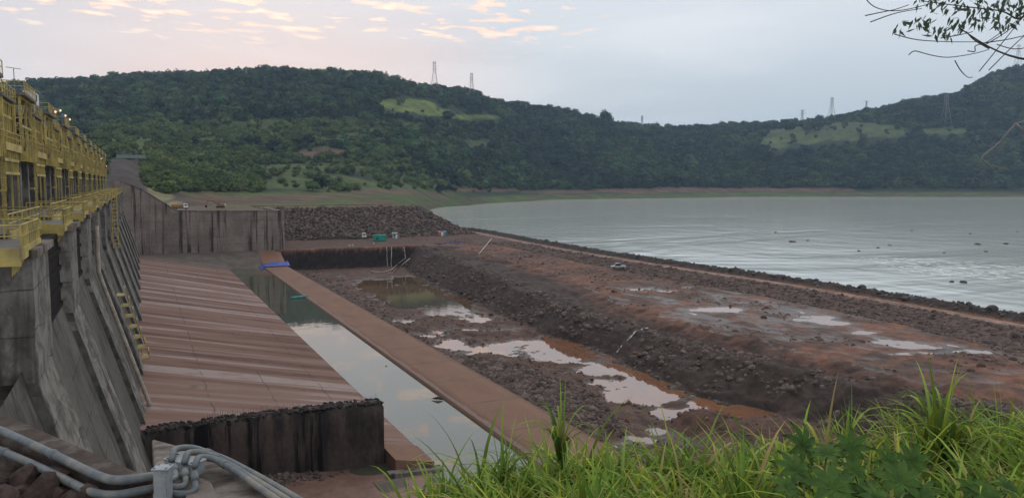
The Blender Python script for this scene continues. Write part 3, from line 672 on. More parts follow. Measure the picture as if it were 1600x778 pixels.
# water sheets
def sheet(name, poly, z, m):
    o = MB().add([(p[0], p[1], z) for p in poly], [tuple(range(len(poly)))]).build(name, m); return struct(o)
sheet('pit_water', [(52.5, 60), (100, 60), (102, 196), (52.5, 196)], -3.98, 'puddle')
sheet('far_pit_water', [(52.5, 196), (102, 196), (104, 329), (52.5, 329)], -3.98, 'murky')
sheet('plateau_water', [(111, 40), (136, 40), (147, 120), (147, 215), (126, 318), (125, 212), (111, 160)], 2.62, 'puddle')
sheet('road_ditch_water', [(154.5, 60), (158, 60), (163.5, 125), (165.2, 165), (163, 215), (161.5, 215), (163.3, 165), (161.0, 125)], 4.78, 'puddle')
RZ = 2.0
river = sheet('river', [(163, -300), (4200, -300), (4200, 4000), (-200, 4000), (60, 470), (163, 440)], RZ, 'river')

# riprap embankment: base body + stone cover
def rip_z(x, y):
    d_front = y - (386 + 3 * np.sin(x / 20)); end = 163 - (x + fbm(y / 15, x / 15, 2, 81) * 1.5)
    rise = np.minimum(d_front, end * 0.95) / 1.5
    return np.minimum(5 + np.clip(rise, -2, 99), 20.2)
RX, RY = np.meshgrid(np.arange(55, 172, 1.0), np.arange(383, 436, 1.0))
RZg = rip_z(RX, RY) + fbm(RX / 2, RY / 2, 3, 83) * 0.35
rcol = np.broadcast_to(gold((0.045, 0.036, 0.032)), RX.shape + (3,)).copy(); rcol = lerp(rcol, gold((0.11, 0.10, 0.05)), sstep(19.6, 20, RZg))
RZg = np.where(RY > 430, 3, RZg)
grid('riprap_body', RX, RY, RZg, 'ground', rcol)
fill_x, fill_y = np.meshgrid(np.arange(13.5, 165, 3.0), np.arange(336.5, 470, 3.0))
fz_ = np.where((fill_x > 55) & (fill_y < 434), 0.0, 20.55) + fbm(fill_x / 8, fill_y / 8, 3, 88) * 0.25
fz_ = np.where(fill_x > 55, np.minimum(fz_, 20.4 * sstep(158, 128, fill_x) + 1), fz_)
fcol = lerp(np.broadcast_to(gold((0.115, 0.078, 0.06)), fill_x.shape + (3,)).copy(), gold((0.075, 0.105, 0.04)), np.clip(0.2 + 1.6 * fbm(fill_x / 30, fill_y / 9, 3, 89) + sstep(20, 60, fill_x) * .35, 0, 1))
struct(grid('dirt_shelf', fill_x, fill_y, fz_, 'ground', fcol))
rb = bpy.data.objects['riprap_body']; struct(rb)
nr = 6500
x = rng.uniform(56, 166, nr); y = rng.uniform(384.5, 424, nr); z = rip_z(x, y); k = (z > 4.4) & (z < 20.15)
x, y, z = x[k], y[k], z[k]
rip = scatter('riprap', np.stack([x, y, z + .1], 1), np.clip(rng.lognormal(-0.22, .3, len(x)), .4, 1.6), rng.uniform(0, 6.28, len(x)), rng.integers(0, 5, len(x)), rock_set('rock'))
tag(rip, 'steep bank of dumped brown rock beside the concrete wall', 'riprap', kind='stuff')

# ------------------------------------------------------------------ spillway chute, pool, sill
def chute_z(x): return np.interp(x, [-2, 0, 30.3], [6.9, 6.4, 0.25])
CX, CYg = np.meshgrid(np.concatenate([np.linspace(-2.5, 30.0, 42), [30.3]]), np.arange(91.0, 306, 0.30))
r1 = fbm(CYg / 2.6, CX / 60, 4, 131, 0.6); r2 = np.abs(fbm(CYg / 5.5, CX / 45 + 7, 3, 135))
CZg = chute_z(CX) + (r1 * 0.13 - r2 * 0.22) * sstep(31, 22, CX)
CZg[:, -1] = -2.5
chute = grid('spillway_chute', CX, CYg, CZg, 'sill')
def chute_material():
    global nt, N, L
    m = bpy.data.materials.new('streaked_chute'); m.use_nodes = True
    nt = m.node_tree; nt.nodes.clear(); N = nt.nodes.new; L = nt.links.new
    b = N('ShaderNodeBsdfPrincipled'); out = N('ShaderNodeOutputMaterial')
    pos = N('ShaderNodeNewGeometry').outputs['Position']
    v1 = vm('MULTIPLY', pos, (0.010, 0.10, 0.0)); v2 = vm('MULTIPLY', pos, (0.012, 0.20, 0.0)); v3 = vm('MULTIPLY', pos, (0.035, 0.75, 0.0))
    a = noise(v1, 1.0, 3, 0.6, 0.3); c = noise(v2, 1.0, 4, 0.65, 0.2); d = noise(v3, 1.0, 4, 0.6)
    col = mixc(mrange(a, 0.35, 0.65), (0.142, 0.066, 0.042), (0.175, 0.096, 0.070))
    col = mixc(mrange(c, 0.53, 0.60, 0, 0.85), col, (0.275, 0.215, 0.19))
    col = mixc(mrange(c, 0.47, 0.40, 0, 0.9), col, (0.085, 0.043, 0.032))
    col = mixc(mrange(d, 0.60, 0.68, 0, 0.4), col, (0.085, 0.052, 0.042))
    col = mixc(mrange(d, 0.40, 0.34, 0, 0.25), col, (0.24, 0.178, 0.152))
    e = noise(pos, 0.35, 5, 0.65)
    col = mixc(mrange(e, 0.45, 0.7, 0, 0.65), col, (0.155, 0.085, 0.062))
    sp = N('ShaderNodeSeparateXYZ'); L(pos, sp.inputs[0])
    col = mixc(ma('MULTIPLY', mrange(ma('ADD', sp.outputs['Y'], ma('MULTIPLY', a, 60)), 165, 125), mrange(c, 0.62, 0.5, 0, 0.75)), col, (0.20, 0.115, 0.085))      # silt left on the lower near end
    g = noise(pos, 3.0, 4, 0.7)
    col = mixc(1.0, col, mixc(g, (0.8, 0.8, 0.8), (1.2, 1.2, 1.2)), 'MULTIPLY')
    wob_ = ma('MULTIPLY', ma('SUBTRACT', noise(pos, 0.25, 3), 0.5), 0.9)
    for jx in (7.5, 16.0, 24.5):         # joints between the cast strips
        jd = ma('ABSOLUTE', ma('SUBTRACT', ma('ADD', sp.outputs['X'], wob_), jx))
        col = mixc(ma('MULTIPLY', mrange(jd, 0.05, 0.16, 0.8, 0), mrange(noise(pos, 0.12, 2), 0.42, 0.55)), col, (0.05, 0.032, 0.026))
    pt = noise(vm('MULTIPLY', pos, (0.22, 0.5, 0)), 1.0, 5, 0.7, 0.8)
    col = mixc(mrange(pt, 0.60, 0.68, 0, 0.7), col, (0.075, 0.042, 0.032))
    L(col, b.inputs['Base Color']); L(mrange(c, 0.4, 0.6, 0.8, 0.55), b.inputs['Roughness']); b.inputs['Specular IOR Level'].default_value = 0.25
    bn = N('ShaderNodeBump'); bn.inputs['Strength'].default_value = 0.5; bn.inputs['Distance'].default_value = 0.12
    L(d, bn.inputs['Height']); L(bn.outputs[0], b.inputs['Normal']); L(b.outputs[0], out.inputs[0]); return m
M['chute'] = chute_material(); chute.data.materials.clear(); chute.data.materials.append(M['chute'])
tag(chute, 'sloping pinkish concrete spillway chute with pale and dark flow streaks', 'spillway')

toe = thing('chute_end_block', 'small stepped concrete toe of the chute beside the blackened wall', 'concrete block')
MB().prism([(25.6, -1.5), (30.3, -1.5), (30.3, 0.3), (25.6, 1.25)], 84.6, 90.9).build('slab', 'sill', toe)
MB().prism([(24.5, -1.5), (30.9, -1.5), (30.9, -0.1), (24.5, 0.15)], 83.2, 84.55).build('step', 'concrete', toe)
MB().prism([(22.5, -1.5), (31.2, -1.5), (31.2, -0.4), (22.5, -0.3)], 79.6, 83.15).build('step', 'ramp', toe)

sheet('pool_water', [(29.5, 55), (42.5, 55), (44.5, 322), (29.5, 322)], -0.32, 'pool')

sill = thing('end_sill', 'long flat brown concrete sill between the pool and the pit', 'sill')
XS, YSg = np.meshgrid(np.array([41.4, 41.6, 44, 47, 50, 52.2, 52.4]), np.concatenate([np.arange(60, 316, 4.0), np.arange(316, 336, 2.0)]))
ZS = np.where((XS < 41.5) | (XS > 52.3), -5.0, 0.0) + np.where((XS > 41.5) & (XS < 52.3), np.interp(YSg, [316, 334.5], [0, 5.2]), 0) + np.where(YSg > 316, 0, 0)
ZS = np.where((XS < 41.5) | (XS > 52.3), -5, ZS)
XSs = XS + np.interp(YSg, [88, 308], [-0.2, 1.6]) * (XS < 43)
so = grid('sill_top', XSs, YSg, ZS, 'sill', smooth=False); so.parent = sill
for k in range(17):      # construction joints between the cast bays
    yy = 78 + k * 14.0
    MB().box(41.75 + (yy - 88) / 220 * 1.8, 52.1, yy, yy + 0.22, -0.1, 0.012).build('joint', 'ramp', sill)

ty_ = np.arange(62, 314, 0.7); te = 41.7 + (ty_ - 88) / 220 * 1.8
wd = 0.45 + 0.45 * (fbm(ty_ / 5, ty_ * 0, 4, 181) + 0.6) + 0.5 * np.clip(fbm(ty_ / 17, ty_ * 0 + 4, 3, 182), 0, 1)
grid('tide_mark', np.stack([te - .05, te + wd * .5, te + wd]), np.stack([ty_] * 3), np.full((3, len(ty_)), 0.016), 'tide', smooth=False).parent = sill
wr = 52.15 - np.clip(0.15 + 0.5 * (fbm(ty_ / 7, ty_ * 0 + 9, 4, 183) + .3), 0.05, 2)
grid('silt_edge', np.stack([wr, np.full_like(wr, 52.15)]), np.stack([ty_] * 2), np.full((2, len(ty_)), 0.016), 'silt', smooth=False).parent = sill
# ramp below the far wall
AX, AY = np.meshgrid(np.linspace(-2, 43.4, 30), np.linspace(305.5, 336, 20))
z0 = np.where(AX < 30.3, chute_z(AX) - 0.25, -2.0)
AZ = z0 + (5.0 - z0) * sstep(306, 335, AY) ** np.where(AX < 30.3, 1.0, 1.25)
ramp = grid('concrete_ramp', AX, AY, AZ, 'ramp'); struct(ramp)
# muddy floor in front of the blackened wall
FX, FY = np.meshgrid(np.arange(-6, 30, 0.6), np.arange(40, 90.5, 0.6))
FZ = -0.55 + fbm(FX / 6, FY / 6, 4, 141) * 0.22 + 0.25 * sstep(88, 84, FY) + sstep(2, -4, FX) * 1.0
FZ = FZ + np.exp(-(((FX - 12) / 5.5) ** 2 + ((FY - 88) / 2.2) ** 2)) * 0.9
struct(grid('mud_floor', FX, FY, FZ, 'mud'))
sheet('wall_foot_water', [(6, 82.5), (26, 81.5), (29.4, 84), (26, 88.6), (6, 88.6)], -0.50, 'pool')
def fx_heap(n):
    x = rng.normal(11.5, 3.6, n); y = 88.2 - np.abs(rng.normal(0, 1.6, n)); k = (x > 1); return x[k], y[k]
hx, hy = fx_heap(420)
hz = -0.45 + np.exp(-(((hx - 12) / 5.5) ** 2 + ((hy - 88) / 2.2) ** 2)) * 0.9
tag(scatter('wall_foot_rubble', np.stack([hx, hy, hz], 1), np.clip(rng.lognormal(-1.45, .45, len(hx)), .1, .6), rng.uniform(0, 6.28, len(hx)), rng.integers(0, 5, len(hx)), rock_set('rock')),
    'low heap of broken rock at the foot of the blackened wall', 'rubble', kind='stuff')

# blackened stub wall with broken top
dw = thing('divide_wall', 'blackened concrete stub wall with a crumbled top across the near chute end', 'wall')
WX = np.linspace(-0.3, 25.3, 110); rows = []
topn = 7.0 + fbm(WX / 3, WX * 0, 4, 151) * 0.28
prof_y = [(88.55, -1.5), (88.5, 2.0), (88.45, 5.0), (88.5, -0.45), (88.9, 0), (89.7, 0.12), (90.5, 0.0), (90.95, -0.35), (91.0, -6.5)]
Xa, Ya, Za = [], [], []
for i, (yy, dz) in enumerate(prof_y):
    Xa.append(WX); Ya.append(yy + fbm(WX / 1.5, WX * 0 + i * 3, 3, 160 + i) * (0.16 if i > 2 else 0.05))
    Za.append(np.full_like(WX, dz) if i < 3 else topn + dz + fbm(WX / 0.9, WX * 0 + i, 3, 170 + i) * 0.22)
o = grid('wall_body', np.array(Xa), np.array(Ya), np.array(Za), 'dark_wall', smooth=False); o.parent = dw
MB().box(25.15, 25.4, 88.5, 90.9, -1.5, 6.5).build('end_face', 'dark_wall', dw)
nx = 620; x = rng.uniform(-.2, 25.2, nx); y = rng.uniform(88.5, 90.9, nx)
mb = MB(); v, f = ico(1)
for i in range(nx):
    s = random.uniform(.06, .24); zt = float(np.interp(x[i], WX, topn))
    mb.add([(x[i] + p.x * s * random.uniform(.7, 1.3), y[i] + p.y * s, zt + .05 + p.z * s * .7) for p in v], f)
o = mb.build('crumbled_top', 'rubble', dw); o['kind'] = 'stuff'
bar = MB().bar((0, 0, 0), (0.02, 0, 0.75), 0.022, 4).mesh('rebar', 'steel_grey')
for i in range(46):
    xx = 6 + i * 0.27 if i < 38 else 23.2 + (i - 38) * 0.26
    zt = float(np.interp(xx, WX, topn)); r = part('rebar', bar, dw, (xx + random.uniform(-.06, .06), 90.6, zt - .1), random.uniform(0, 6)); r.scale = (1, 1, random.uniform(.6, 1.2))

# far retaining wall
rw = thing('retaining_wall', 'tall brownish concrete wall with black run-off streaks at the far end', 'wall')
YW = 335.0
edge = [(-9, 33.6), (-6.0, 33.4), (1.5, 30.0), (13.8, 21.6), (54.0, 21.0)]
bx_ = [-9, -3.0, 3.2, 9.2, 15.2, 21.7, 28.2, 34.7, 41.2, 47.7, 54.0]
ztop = lambda x: float(np.interp(x, [a for a, _ in edge], [b for _, b in edge]))
for a, b in zip(bx_[:-1], bx_[1:]):
    xs = [a] + [e[0] for e in edge if a < e[0] < b] + [b]
    poly = [(a + .03, 2.0), (b - .03, 2.0)] + [(min(max(x, a + .03), b - .03), ztop(x)) for x in xs[::-1]]
    off = random.uniform(-.06, .06)
    MB().prism(poly, YW + off, YW + .6).build('wall_panel', 'wallc', rw)
MB().prism([(-9, 2.0), (54, 2.0)] + [(a, b - .05) for a, b in edge[::-1]], YW + .3, YW + 2.0).build('wall_core', 'wallc', rw)
for (a, za), (b, zb_) in zip(edge[1:-1], edge[2:]):
    MB().prism([(a, za + .02), (b, zb_ + .02), (b, zb_ + .35), (a, za + .35)], YW - 0.25, YW + 2.3).build('coping', 'concrete', rw)
MB().prism([(53.0, 2.0), (54.6, 2.0), (54.6, 21.2), (53.0, 21.2)], YW - .5, YW + 50).build('end_return', 'wallc', rw)
MB().prism([(-9, 1), (53, 1), (53, 3.6), (-9, 4.6)], YW - 0.9, YW - .1).build('footing', 'ramp', rw)

# ------------------------------------------------------------------ dam body
dam = thing('spillway_dam', 'row of tall concrete spillway piers with sloping bays along the left', 'dam')
NB = 12; PY0 = 46.0; DP = 24.0; PT = 8.0
pier_prof = [(-26, -3), (1.4, -3), (1.4, 2.5), (1.0, 6.3), (-3.0, 19.0), (-4.9, 24.0), (-5.0, 29.2), (-26, 29.2)]
pm = MB(); 
def pier_mesh(seed):
    # densified front so the weathered edge can be uneven
    R = np.random.default_rng(seed); n = 46
    zz = np.concatenate([np.linspace(-3, 29.2, n)])
    xf = np.interp(zz, [-3, 3.0, 22.5, 29.2], [1.3, 0.8, -5.0, -5.0])
    ys = np.linspace(0, PT, 12)
    Xq = np.zeros((n, 14)); Yq = np.zeros((n, 14)); Zq = np.repeat(zz[:, None], 14, 1)
    for j in range(14):
        if j == 0: Xq[:, j] = -26; Yq[:, j] = 0
        elif j == 13: Xq[:, j] = -26; Yq[:, j] = PT
        else:
            Xq[:, j] = xf + fbm(zz / 2.2, zz * 0 + j * .9 + seed, 4, 300 + seed) * 0.07 * sstep(29, 27, zz) - 0.22 * (vnoise(zz / 1.1, zz * 0 + j * .7 + seed * 9, 340) > 0.62) * (1 < j < 12) * (zz < 27)
            Yq[:, j] = ys[j - 1] + fbm(zz / 1.7, zz * 0 + j + seed, 3, 320 + seed) * 0.05
    return Xq, Yq, Zq
pier_data = []
for s_ in range(3):
    Xq, Yq, Zq = pier_mesh(s_); o = grid('pier', Xq, Yq, Zq, 'pier', smooth=False); o.parent = dam; pier_data.append(o)
    o.location = (0, PY0 + s_ * DP, 0)
    o.data.materials.append(M['flank_shade'])      # shade on the stained flanks below the gates, put into their colour
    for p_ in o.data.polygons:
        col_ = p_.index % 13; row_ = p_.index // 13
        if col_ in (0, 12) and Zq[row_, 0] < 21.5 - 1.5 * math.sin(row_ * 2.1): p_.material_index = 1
for k in range(3, NB):
    part('pier', pier_data[k % 3].data, dam, (0, PY0 + k * DP, 0))
cap = MB().box(-26, -4.7, -.25, PT + .25, 29.2, 29.6).mesh('pier_cap', 'concrete')
for k in range(NB): part('pier_cap', cap, dam, (0, PY0 + k * DP, 0))
bz = np.linspace(23.4, -2.0, 30); bxx = np.interp(bz, [-2, 3.0, 22.5, 23.4], [0.95, 0.35, -5.45, -5.65])
Bx, By = np.meshgrid(bxx, np.linspace(0, DP - PT, 6)); Bz = np.repeat(bz[None, :], 6, 0)
bay = grid('bay_floor', Bx, By, Bz, 'bay'); bay.parent = dam; bay.location = (0, PY0 + PT, 0)
for k in range(1, NB - 1): part('bay_floor', bay.data, dam, (0, PY0 + PT + k * DP, 0))
b0 = part('bay_floor', bay.data, dam, (0, PY0 - DP + PT, 0))
MB().box(-26, -9.5, PY0 - 20, PY0 + NB * DP - 8, 28.9, 29.55).build('deck', 'concrete', dam)
MB().box(-24, -20.5, PY0 - 20, PY0 + NB * DP - 8, 29.56, 37.0).build('upstream_wall', 'pier', dam)
rib = MB().box(-1, 0.25, 0, .5, 0, 0.9).mesh('joint', 'bay')
# dark gate leaves, only where the picture looks into the bays
ords = ['nearest', 'second', 'third', 'fourth', 'fifth', 'sixth', 'seventh', 'eighth', 'ninth', 'tenth', 'eleventh', 'twelfth']
for k in range(3):
    y0 = PY0 + PT + k * DP
    g = thing('spillway_gate', 'black steel gate closing the %s dam bay from the left edge' % ords[k], 'gate', (0, y0, 0), group='gates between the dam piers')
    MB().box(-6.5, -5.75, 0.1, DP - PT - .1, 22.2, 29.15).build('leaf', 'steel_dark', g)
    gm = MB().box(-5.75, -5.6, 0.1, DP - PT - .1, 0, .3).mesh('stiffener', 'steel_dark')
    for zz in (23.5, 24.9, 26.3, 27.7, 28.85): part('stiffener', gm, g, (0, 0, zz))

# ------------------------------------------------------------------ yellow railed platforms on the piers
def rail_set(mb_top, x0, y0, x1, y1, z, posts, parent, post_mesh, name='railing'):
    MB().bar((x0, y0, z + 1.1), (x1, y1, z + 1.1), .045, 5).build('top_rail', 'yellow', parent)
    MB().bar((x0, y0, z + .58), (x1, y1, z + .58), .035, 5).build('mid_rail', 'yellow', parent)
    for i in range(posts + 1):
        t = i / posts; part('post', post_mesh, parent, (x0 + (x1 - x0) * t, y0 + (y1 - y0) * t, z))
post_m = MB().box(-.045, .045, -.06, .06, -.35, 1.12).mesh('post', 'yellow')
pf0 = thing('railed_platform', 'tmp', 'platform', (-.85, PY0, 0), group='yellow railed platforms on the dam piers')
MB().box(-9.4, -4.35, -2.2, 5.4, 29.62, 29.85).build('deck', 'steel_grey', pf0)
MB().box(-9.4, -4.32, -2.32, -2.2, 29.0, 29.87).build('fascia', 'yellow', pf0)
MB().box(-4.35, -4.22, -2.32, 5.5, 29.3, 29.87).build('fascia', 'yellow', pf0)
rail_set(None, -4.3, -2.25, -4.3, 5.4, 29.85, 9, pf0, post_m)
rail_set(None, -9.3, -2.25, -4.3, -2.25, 29.85, 4, pf0, post_m)
rail_set(None, -9.3, 5.4, -4.3, 5.4, 29.85, 3, pf0, post_m)
br = MB().prism([(-.02, 0), (.35, 0), (.35, .12), (-.02, -.7)], -.06, .06).mesh('bracket', 'yellow')
for i in range(9): part('bracket', br, pf0, (-4.75, -1.9 + i * .86, 29.15))
platforms = [pf0]
for k in range(1, NB): platforms.append(dup(pf0, None, (-.85, PY0 + k * DP, 0)))
for k, o in enumerate(platforms):
    o['label'] = 'yellow railed platform on the pier front, %s from the left edge' % ords[k]
# walkways between the platforms
wk0 = thing('yellow_walkway', 'tmp', 'walkway', (-.5, PY0 + 5.6, 0), group='yellow walkways between the pier platforms')
WL = DP - 8.0
MB().box(-8.6, -6.2, .05, WL - .05, 29.95, 30.1).build('deck', 'steel_grey', wk0)
MB().box(-6.2, -6.05, .05, WL - .05, 29.55, 30.2).build('beam', 'yellow', wk0)
rail_set(None, -6.15, .1, -6.15, WL - .1, 30.1, 8, wk0, post_m)
for k in range(NB - 1):
    o = wk0 if k == 0 else dup(wk0, None, (-.5, PY0 + 5.6 + k * DP, 0))
    o['label'] = 'yellow railed walkway bridging the %s dam bay from the left edge' % ords[k]

# ------------------------------------------------------------------ hoist gantries
g0 = thing('hoist_gantry', 'tmp', 'gantry', (0, PY0 + PT / 2, 0), group='yellow hoist gantries along the dam crest')
colm = MB().box(-.55, .55, -.6, .6, 29.6, 35.35).mesh('column', 'pier')
for cx, cy in ((-11.4, -3.1), (-11.4, 3.1), (-17.5, -3.1), (-17.5, 3.1)): part('column', colm, g0, (cx, cy, 0))
MB().box(-19, -10.2, -4.6, 4.6, 35.36, 35.75).build('lower_deck', 'steel_grey', g0)
MB().box(-10.2, -10.05, -4.75, 4.75, 35.1, 36.1).build('front_panel', 'yellow', g0)
MB().box(-19, -10.2, -4.75, -4.61, 35.1, 36.1).build('side_panel', 'yellow', g0)
fm = MB().box(-.06, .12, -.07, .07, 35.1, 36.8).mesh('panel_rib', 'yellow')
for i in range(9): part('panel_rib', fm, g0, (-10.05, -4.6 + i * 1.15, 0))
for i in range(7): part('panel_rib', fm, g0, (-10.6 - i * 1.3, -4.76, 0), -math.pi / 2)
pst = MB().box(-.12, .12, -.12, .12, 35.75, 41.8).mesh('steel_post', 'yellow')
for cx, cy in ((-10.5, -4.3), (-10.5, 0), (-10.5, 4.3), (-14.5, -4.3), (-18.6, -4.3), (-18.6, 4.3)): part('steel_post', pst, g0, (cx, cy, 0))
for zz in (38.6, 41.5):
    MB().box(-10.62, -10.38, -4.15, 4.15, zz, zz + .24).build('beam', 'yellow', g0)
    MB().box(-18.5, -10.7, -4.42, -4.18, zz, zz + .24).build('beam', 'yellow', g0)
    MB().box(-18.5, -10.7, 4.18, 4.42, zz, zz + .24).build('beam', 'yellow', g0)
MB().bar((-10.5, -4.2, 38.9), (-10.5, 0, 41.5), .07).bar((-10.5, 4.2, 38.9), (-10.5, 0, 41.5), .07).build('brace', 'yellow', g0)
MB().bar((-10.7, -4.3, 38.9), (-14.5, -4.3, 41.5), .07).bar((-18.4, -4.3, 38.9), (-14.5, -4.3, 41.5), .07).build('brace', 'yellow', g0)
mh = MB().box(-17.5, -12, -3, 3, 35.8, 38.2).box(-16.5, -13, -2.4, 2.4, 38.2, 39.2).build('hoist_housing', 'steel_grey', g0)
MB().tube([(-13.2, -3.3, 40), (-13.2, 3.3, 40)], .75, 12).build('hoist_drum', 'steel_dark', g0)
MB().box(-19, -9.9, -4.9, 4.9, 41.75, 42.05).build('upper_deck', 'steel_grey', g0)
pg = MB().box(-.04, .04, -.04, .04, 0, 1.12).mesh('rail_post', 'yellow')
for (a, b, c_, d_, nn) in ((-9.95, -4.85, -9.95, 4.85, 7), (-18.9, -4.85, -9.95, -4.85, 6)):
    for zz in (42.05, 36.75):
        MB().bar((a, b, zz + 1.1), (c_, d_, zz + 1.1), .045, 5).bar((a, b, zz + .58), (c_, d_, zz + .58), .035, 5).build('railing', 'yellow', g0)
        for i in range(nn + 1):
            t = i / nn; part('rail_post', pg, g0, (a + (c_ - a) * t, b + (d_ - b) * t, zz))
# hanging ladder cage between deck levels, with its dark frame
lad = MB()
for dy in (-.4, .4): lad.bar((-10.4, dy + 4.9, 29.9), (-10.4, dy + 4.9, 35.3), .06)
for i in range(14): lad.bar((-10.4, 4.5, 30.1 + i * .38), (-10.4, 5.3, 30.1 + i * .38), .035)
lad.build('ladder', 'yellow', g0)
MB().box(-11.4, -10.6, 5.2, 8.6, 32.2, 32.35).bar((-10.6, 5.2, 33.4), (-10.6, 8.6, 33.4), .05).bar((-10.6, 8.6, 32.2), (-10.6, 8.6, 35.2), .06).bar((-10.6, 6.9, 32.2), (-10.6, 6.9, 35.2), .05).bar((-10.6, 5.3, 31.0), (-10.6, 8.6, 31.0), .05).build('hanging_stage', 'yellow', g0)
# crossbridge to the next gantry
MB().box(-12.6, -10.5, 4.95, 19.0, 36.3, 36.5).box(-10.5, -10.38, 4.95, 19.0, 35.9, 36.6).build('crossbridge', 'yellow', g0)
MB().bar((-10.45, 5, 37.6), (-10.45, 19, 37.6), .05).bar((-10.45, 5, 37.1), (-10.45, 19, 37.1), .04).build('railing', 'yellow', g0)
for i in range(8): part('rail_post', pg, g0, (-10.45, 5.6 + i * 1.85, 36.5))
MB().box(-17, -15.7, 5.2, 18.8, 38.6, 38.9).build('hoist_girder', 'yellow', g0)
for i in range(6): pass
hc = MB().box(-15.5, -11.9, 8.6, 15.8, 36.6, 40.5).build('hoist_cabin', 'steel_grey', g0)
for zz in (37.6, 39.0, 40.3): MB().box(-10.95, -10.75, 8.0, 16.4, zz, zz + .22).build('cabin_beam', 'yellow', g0)
for i in range(7): MB().box(-10.98, -10.72, 8.1 + i * 1.34, 8.26 + i * 1.34, 36.6, 40.6).build('cabin_post', 'yellow', g0)
for i in range(4): MB().box(-12.0 - i * 1.2, -11.84 - i * 1.2, 8.1, 8.3, 36.6, 40.6).build('cabin_post', 'yellow', g0)
for zz in (37.6, 39.0, 40.3): MB().box(-15.6, -10.98, 8.05, 8.2, zz, zz + .2).build('cabin_beam', 'yellow', g0)
wm = MB().box(-.03, .05, -.32, .32, 0, 1.3).mesh('window', 'steel_dark')
for i in range(6): part('window', wm, hc, (-11.88, 9.2 + i * 1.22, 38.3))
for i in range(4): part('window', wm, hc, (-12.4 - i * .9, 8.58, 38.3), -math.pi / 2)
MB().box(-15.8, -10.4, 7.9, 16.5, 40.62, 40.85).build('cabin_roof', 'steel_grey', g0)
MB().bar((-10.45, 8, 41.9), (-10.45, 16.4, 41.9), .05).bar((-10.45, 8, 41.4), (-10.45, 16.4, 41.4), .04).bar((-15.7, 8, 41.9), (-10.45, 8, 41.9), .05).bar((-15.7, 8, 41.4), (-10.45, 8, 41.4), .04).build('railing', 'yellow', g0)
for i in range(6): part('rail_post', pg, g0, (-10.45, 8.0 + i * 1.65, 40.85))
for cy in (8.3, 16.1): MB().box(-10.75, -10.5, cy - .15, cy + .15, 36.6, 41.0).build('steel_post', 'yellow', g0)
MB().box(-12.8, -10.9, 7.9, 16.4, 33.9, 35.3).build('lower_housing', 'steel_grey', g0)
for zz in (33.7, 34.9): MB().box(-10.75, -10.45, 7.5, 16.8, zz, zz + .26).build('lower_beam', 'yellow', g0)
for i in range(8): MB().box(-10.7, -10.5, 7.6 + i * 1.28, 7.74 + i * 1.28, 33.9, 36.3).build('lower_post', 'yellow', g0)
hm = MB().box(-.03, .05, -.4, .4, 0, .9).mesh('hatch', 'steel_dark')
for i in range(4): part('hatch', hm, g0, (-10.88, 9.2 + i * 1.9, 34.1))
for cy in (7.7, 12.1, 16.6): MB().bar((-10.6, cy, 30.0), (-10.6, cy, 33.7), .1).build('hanger', 'yellow', g0)
MB().box(-18.4, -10.75, -4.2, 4.2, 38.95, 39.05).build('mid_deck', 'yellow', g0)
MB().box(-18.4, -17.9, -4.2, 4.2, 35.8, 41.4).build('back_panel', 'steel_grey', g0)
for i in range(4): MB().bar((-10.42, -3.3 + i * 2.1, 36.7), (-10.42, -3.3 + i * 2.1, 38.6), .08).build('baluster', 'yellow', g0)
for k in range(1, NB): pass
gantries = [g0] + [dup(g0, None, (0, PY0 + PT / 2 + k * DP, 0)) for k in range(1, NB)]
for k, o in enumerate(gantries):
    o['label'] = 'yellow steel hoist gantry on the dam, %s counted from the left edge' % ords[k]
# the roof stair on the second gantry
st = thing('roof_stair', 'yellow open stair climbing above the gantry roofs at the left edge', 'stair', (0, 0, 0))
sy0 = 93.0
a = Vector((-12.2, sy0 + 4.5, 42.1)); b = Vector((-13.6, sy0 - 1.5, 46.0))
for dx in (0, -1.3):
    MB().bar(a + Vector((dx, 0, 0)), b + Vector((dx, 0, 0)), .13).build('stringer', 'yellow', st)
    MB().bar(a + Vector((dx, 0, 1.1)), b + Vector((dx, 0, 1.1)), .05).bar(a + Vector((dx, 0, 0)), a + Vector((dx, 0, 1.1)), .05).build('handrail', 'yellow', st)
trd = MB().box(-1.3, 0, -.14, .14, 0, .05).mesh('tread', 'steel_grey')
for i in range(13): part('tread', trd, st, a + (b - a) * (i / 12))
MB().box(-16, -12.9, sy0 - 4.6, sy0 - 1.4, 45.95, 46.15).build('landing', 'yellow', st)
for xx in (-15.8, -13.1):
    MB().bar((xx, sy0 - 1.6, 42.05), (xx, sy0 - 1.6, 45.95), .1).build('landing_post', 'yellow', st)
MB().bar((-12.95, sy0 - 1.5, 47.2), (-12.95, sy0 - 4.6, 47.2), .05).bar((-12.95, sy0 - 1.5, 46.7), (-12.95, sy0 - 4.6, 46.7), .04).bar((-12.95, sy0 - 1.5, 46.1), (-12.95, sy0 - 1.5, 47.2), .05).bar((-12.95, sy0 - 4.5, 46.1), (-12.95, sy0 - 4.5, 47.2), .05).build('landing_railing', 'yellow', st)
MB().bar((-11.0, 95, 42), (-11.0, 95, 44.6), .05).bar((-11.6, 94.4, 44.6), (-10.4, 95.6, 44.6), .04).build('antenna_mast', 'galv', st)
# white cabin panel on the crest
wc = thing('white_cabin', 'small white cabin standing among the yellow gantries on the dam', 'cabin', (0, 0, 0))
MB().box(-11.6, -10.4, 106.8, 110.8, 42.1, 43.6).build('wall', 'white', wc)
MB().box(-11.8, -10.2, 106.6, 111.0, 43.6, 43.75).build('roof', 'galv', wc)
MB().box(-10.4, -10.36, 107.6, 108.6, 42.5, 43.2).build('window', 'glass', wc)
